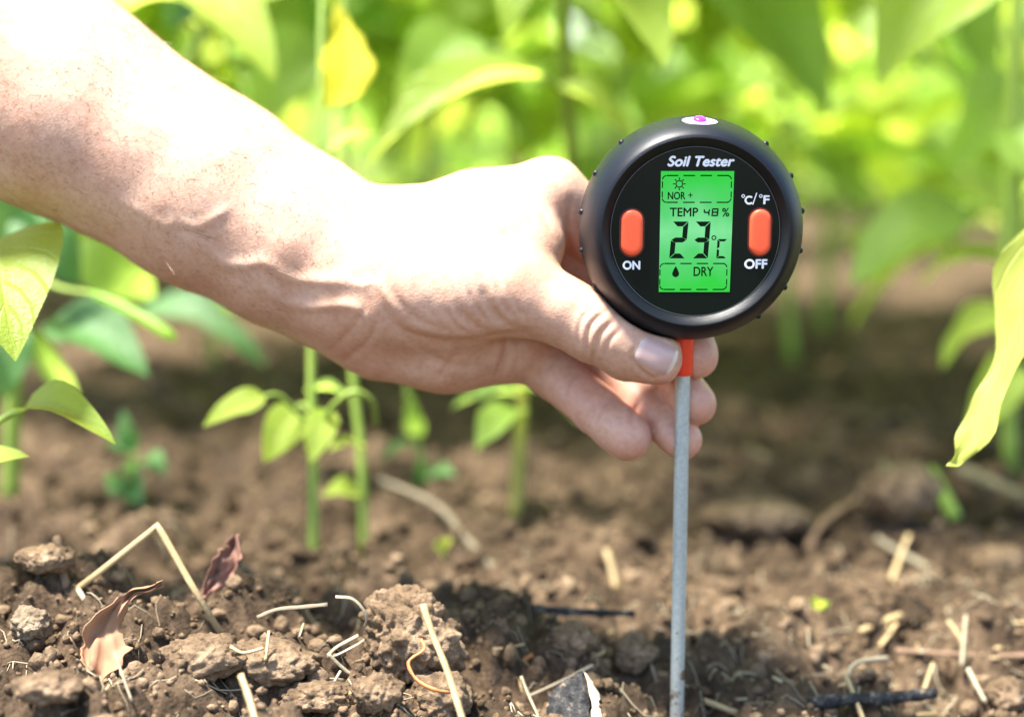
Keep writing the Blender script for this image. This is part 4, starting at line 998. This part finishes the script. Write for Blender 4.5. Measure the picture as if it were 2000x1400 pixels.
stick('straw', 'slanting straw in the cluster right of the green sprout', [(1680, 1232, -.004), (1720, 1215, 0), (1760, 1200, .006)], 9, sw, anchor=(1700, 1235))
stick('straw', 'straw slanting down beneath the cluster right of the sprout', [(1750, 1218, .004), (1735, 1240, 0), (1718, 1262, -.004)], 8, sw, anchor=(1720, 1262))
stick('straw', 'kinked straw bent downward near the right edge', [(1852, 1212, .006), (1872, 1240, .003), (1888, 1275, 0), (1878, 1305, -.004)], 9, sw, anchor=(1880, 1310))
stick('straw', 'thin straw crossing the kinked straw near the right edge', [(1886, 1202, .006), (1882, 1250, 0), (1878, 1300, -.006)], 6, gy, anchor=(1880, 1300))
stick('straw', 'straw leaning against the dark fallen twig', [(1650, 1316, .006), (1665, 1350, 0), (1688, 1410, -.008)], 7, sw, anchor=(1680, 1390))
stick('straw', 'short curled straw behind the leaning straw', [(1658, 1320, .002), (1666, 1300, .004), (1690, 1290, .008), (1735, 1285, .01)], 8, gy, anchor=(1670, 1325))
stick('straw', 'straw standing on the right half of the dark fallen twig', [(1822, 1295, .004), (1812, 1325, 0), (1798, 1365, -.006)], 6, sw, anchor=(1800, 1365))
stick('straw', 'grey straw sloping down to the bottom right corner', [(1890, 1305, .004), (1905, 1335, 0), (1925, 1372, -.004)], 8, gy, anchor=(1920, 1370))
stick('twig', 'thin reddish twig lying level near the right edge', [(1750, 1270, 0), (1850, 1276, 0), (1930, 1280, 0), (2060, 1278, 0)], 6, 'twig', 'twig', anchor=(1900, 1285))
stick('fallen_twig', 'dark charred twig lying level at bottom right', [(1580, 1372, 0), (1650, 1366, 0), (1740, 1362, 0), (1828, 1352, .002)], 17, 'char', 'twig', anchor=(1700, 1385), flat=0.9, n=10, taper=0.7)
stick('straw', 'pale straw lying level at the bottom edge right of the probe', [(1755, 1398, 0), (1830, 1392, 0)], 5, sw, anchor=(1790, 1398))
stick('root', 'thin orange root winding down the largest clod', [(822, 1248, .003), (828, 1268, .001), (798, 1292, 0), (812, 1325, -.003), (845, 1345, -.006), (880, 1352, -.006)], 4.5, 'root', 'root', d=hit(800, 1350)[1] - 0.017)
stick('twig', 'reddish brown twig leaning right of the largest clod', [(955, 1325, 0), (1000, 1300, .006), (1040, 1278, .012)], 6, 'root', 'twig', anchor=(970, 1330))
stick('twig', 'blurred grey twig lying behind the largest clod', [(885, 1195, .005), (980, 1180, .0), (1080, 1192, 0), (1240, 1198, .004)], 9, 'char', 'twig', anchor=(1050, 1205))
stick('straw', 'blurred upright straw chip in the shaded middle soil', [(1185, 1075, .004), (1195, 1110, 0), (1205, 1150, -.004)], 12, sw, anchor=(1200, 1145))
stick('straw', 'grey straw stub under the left leg of the bent straw', [(152, 1150, .002), (172, 1182, -.002)], 8, gy, d=dv)
stick('straw', 'blurred brown stem standing behind the pale left clod', [(110, 1050, .01), (118, 1090, .005), (128, 1150, 0)], 12, 'twig', 'twig', anchor=(128, 1150))
stick('straw', 'short crossed straw at the bottom, left one of the V', [(610, 1305, .003), (635, 1335, 0), (655, 1365, -.003)], 7, sw, anchor=(640, 1365))
stick('straw', 'short crossed straw at the bottom, right one of the V', [(665, 1310, .003), (648, 1340, 0), (632, 1372, -.003)], 6, gy, anchor=(640, 1370))
stick('straw', 'short bright straw beneath the crossed pair', [(645, 1372, 0), (695, 1348, .003)], 7, sw, anchor=(660, 1380))
stick('straw', 'thin straw rising beside the curled dry leaf', [(225, 1275, .003), (240, 1320, 0), (258, 1370, -.003)], 4, gy, anchor=(250, 1365))
stick('straw', 'small upright straw on the broad crumbly clod', [(525, 1232, .003), (522, 1260, 0), (518, 1290, -.002)], 6, sw, d=hit(520, 1262)[1] - 0.016)
stick('straw', 'curved straw lying on the broad crumbly clod', [(450, 1262, 0), (475, 1274, -.001), (515, 1265, 0)], 5, sw, d=hit(500, 1262)[1] - 0.016)
# grey curled dry grass beside the largest clod
dgx = hit(660, 1280)[1] - 0.006
for i, (pts, lab) in enumerate([([(655, 1165), (690, 1170), (715, 1200), (712, 1225)], 'uppermost grey curl of dry grass left of the largest clod'),
        ([(700, 1240), (655, 1265), (642, 1285), (690, 1262), (712, 1248)], 'looped grey dry grass blade left of the largest clod'),
        ([(640, 1275), (665, 1300), (690, 1318), (700, 1312)], 'lowest grey dry grass blade left of the largest clod'),
        ([(502, 1205), (540, 1190), (590, 1185), (640, 1180)], 'thin dry grass blade lying behind the broad crumbly clod')]):
    stick('dry_grass', lab, [(a, b, 0.001 * k) for k, (a, b) in enumerate(pts)], 5, 'stalk' if i == 3 else gy, 'dry grass', d=dgx, flat=0.35)
# scattered short straw fragments nobody can tell apart
rf = random.Random(5)
for k in range(46):
    px = rf.choice([rf.uniform(0, 1300), rf.uniform(1400, 2000), rf.uniform(1600, 2000)]); py = rf.uniform(1215, 1395)
    g, d = hit(px, py); a = rf.uniform(0, 6.28); L = rf.uniform(0.003, 0.009); el = rf.uniform(-0.1, 0.5)
    v = Vector((math.cos(a) * math.cos(el), math.sin(a) * math.cos(el), math.sin(el))) * L
    g = g + Vector((0, 0, 0.001)); o = mesh_obj('straw_fragment', *tube([g - v * 0.5, g + v * 0.5], rf.uniform(0.0003, 0.0007), 5, 0.5), M[rf.choice([sw, gy])])
    tag(o, 'tiny loose straw fragment scattered on the sunlit soil', 'straw', 'straw fragments on the soil')

def litter():
    r = random.Random(31); bag = Bag()
    qs = []; rad = []
    for k in range(620):
        y = 0.40 + 0.22 * r.random() ** 1.4; x = (r.uniform(0.10, 0.40) if k % 3 == 0 else r.uniform(-0.38, 0.38)) * y; a = r.uniform(0, 6.28); L = r.uniform(0.003, 0.015); q = [(x, y, 0.0008)]
        for t in range(4):
            a += r.uniform(-.5, .5); p = q[-1]; q.append((p[0] + math.cos(a) * L / 4, p[1] + math.sin(a) * L / 4, max(0.0002, p[2] + r.uniform(-.25, .3) * L / 4)))
        qs += q; rad.append(r.uniform(0.00010, 0.00030) * (1.5 if k % 3 == 0 else 1))
    qs = np.array(qs); qs[:, 2] += ground_h(qs[:, 0], qs[:, 1])
    for k in range(620): bag.add(tube([tuple(p) for p in qs[k * 5:k * 5 + 5]], rad[k], 4, 0.5))
    o = bag.build('straw_litter', M['straw_grey']); o['kind'] = 'stuff'; tag(o, 'fine tangled straw fibres and chaff strewn over the soil', 'straw litter')
litter()

def dry_leaf(name, label, line, m, d, seed):
    c = spline([P(x, y, d + dz) for x, y, dz, w in line], 5); ws = [q.x for q in spline([(w, 0, 0) for x, y, dz, w in line], 5)]
    n = len(c); m_ = 13; v = []; uv = []
    for i in range(n):
        t = i / (n - 1); tg = (c[min(i + 1, n - 1)] - c[max(i - 1, 0)]).normalized(); acr = tg.cross(FWD).normalized(); dep = tg.cross(acr)
        for j in range(m_):
            s = j / (m_ - 1) * 2 - 1; w = max(ws[i], 1) * PXM * (1 + 0.20 * float(vnoise(t * 9, s + 3, s=seed)) + (0.22 * float(vnoise(t * 34, s * 2 + 7, s=seed)) if j in (0, m_ - 1) else 0))
            cur = s * (0.95 + 0.35 * math.sin(t * 5 + seed)); 
            v.append(c[i] + acr * math.sin(cur) * w + dep * ((1 - math.cos(cur)) * w * 0.8 + 0.0030 * float(vnoise(t * 8 + seed, s * 3, s=seed + 2))))
            uv.append((t, s))
    f = [(i * m_ + j, (i + 1) * m_ + j, (i + 1) * m_ + j + 1, i * m_ + j + 1) for i in range(n - 1) for j in range(m_ - 1)]
    o = mesh_obj(name, v, f, M[m], None, True, uv); sd = o.modifiers.new('thick', 'SOLIDIFY'); sd.thickness = 0.0003
    return tag(o, label, 'leaf')
dd = hit(230, 1320)[1] - 0.006
dry_leaf('dry_leaf', 'curled orange-brown dry leaf with its stalk end raised, inside the bent straw', [(318, 1138, .012, 5), (290, 1150, .01, 9), (258, 1158, .008, 14), (232, 1190, .005, 26), (208, 1225, .002, 42), (205, 1260, 0, 50), (200, 1295, -.003, 42), (192, 1325, -.006, 22), (196, 1345, -.007, 6)], 'dry_leaf', dd, 3)
dl2 = hit(430, 1165)[1]
dry_leaf('dry_leaf', 'blurred reddish dry leaf standing behind the bent straw', [(462, 1046, .006, 10), (456, 1075, .004, 20), (440, 1105, .002, 24), (415, 1140, 0, 26), (395, 1172, -.002, 12)], 'dry_leaf_red', dl2, 6)

def charred():
    g, d = hit(1115, 1390); d -= 0.017
    T = thing('charred_wood', 'flat piece of charred wood with a pale torn edge at the bottom edge', 'wood', P(1115, 1400, d))
    def slab(name, quad, m, th, seed):
        v, f = [], []; n = 10
        for k in (0, 1):
            for i in range(n):
                for j in range(n):
                    u, w = i / (n - 1), j / (n - 1)
                    a = Vector(quad[0]).lerp(Vector(quad[1]), u); b = Vector(quad[3]).lerp(Vector(quad[2]), u); p = a.lerp(b, w)
                    e = 7 * float(vnoise(u * 6 + seed, w * 6, s=seed)) if (i in (0, n - 1) or j in (0, n - 1)) else 0
                    v.append(P(p.x + e, p.y + e, d + 0.010 * (1 - w) + k * th + 0.0009 * float(vnoise(u * 7, w * 7 + k * 9, s=seed + 1))))
        N2 = n * n
        for i in range(n - 1):
            for j in range(n - 1):
                q = (i * n + j, (i + 1) * n + j, (i + 1) * n + j + 1, i * n + j + 1); f += [q, tuple(N2 + x for x in reversed(q))]
        bd = [i * n for i in range(n)] + [(n - 1) * n + j for j in range(1, n)] + [i * n + n - 1 for i in range(n - 2, -1, -1)] + [j for j in range(n - 2, 0, -1)]
        for a, b in zip(bd, bd[1:] + bd[:1]): f.append((b, a, N2 + a, N2 + b))
        return mesh_obj(name, v, f, m, T)
    slab('charred_face', [(1072, 1345, 0), (1142, 1312, 0), (1158, 1430, 0), (1066, 1430, 0)], M['char'], 0.004, 2)
    slab('pale_edge', [(1146, 1316, 0), (1166, 1342, 0), (1186, 1430, 0), (1162, 1430, 0)], M['bark_pale'], 0.005, 5)
charred()
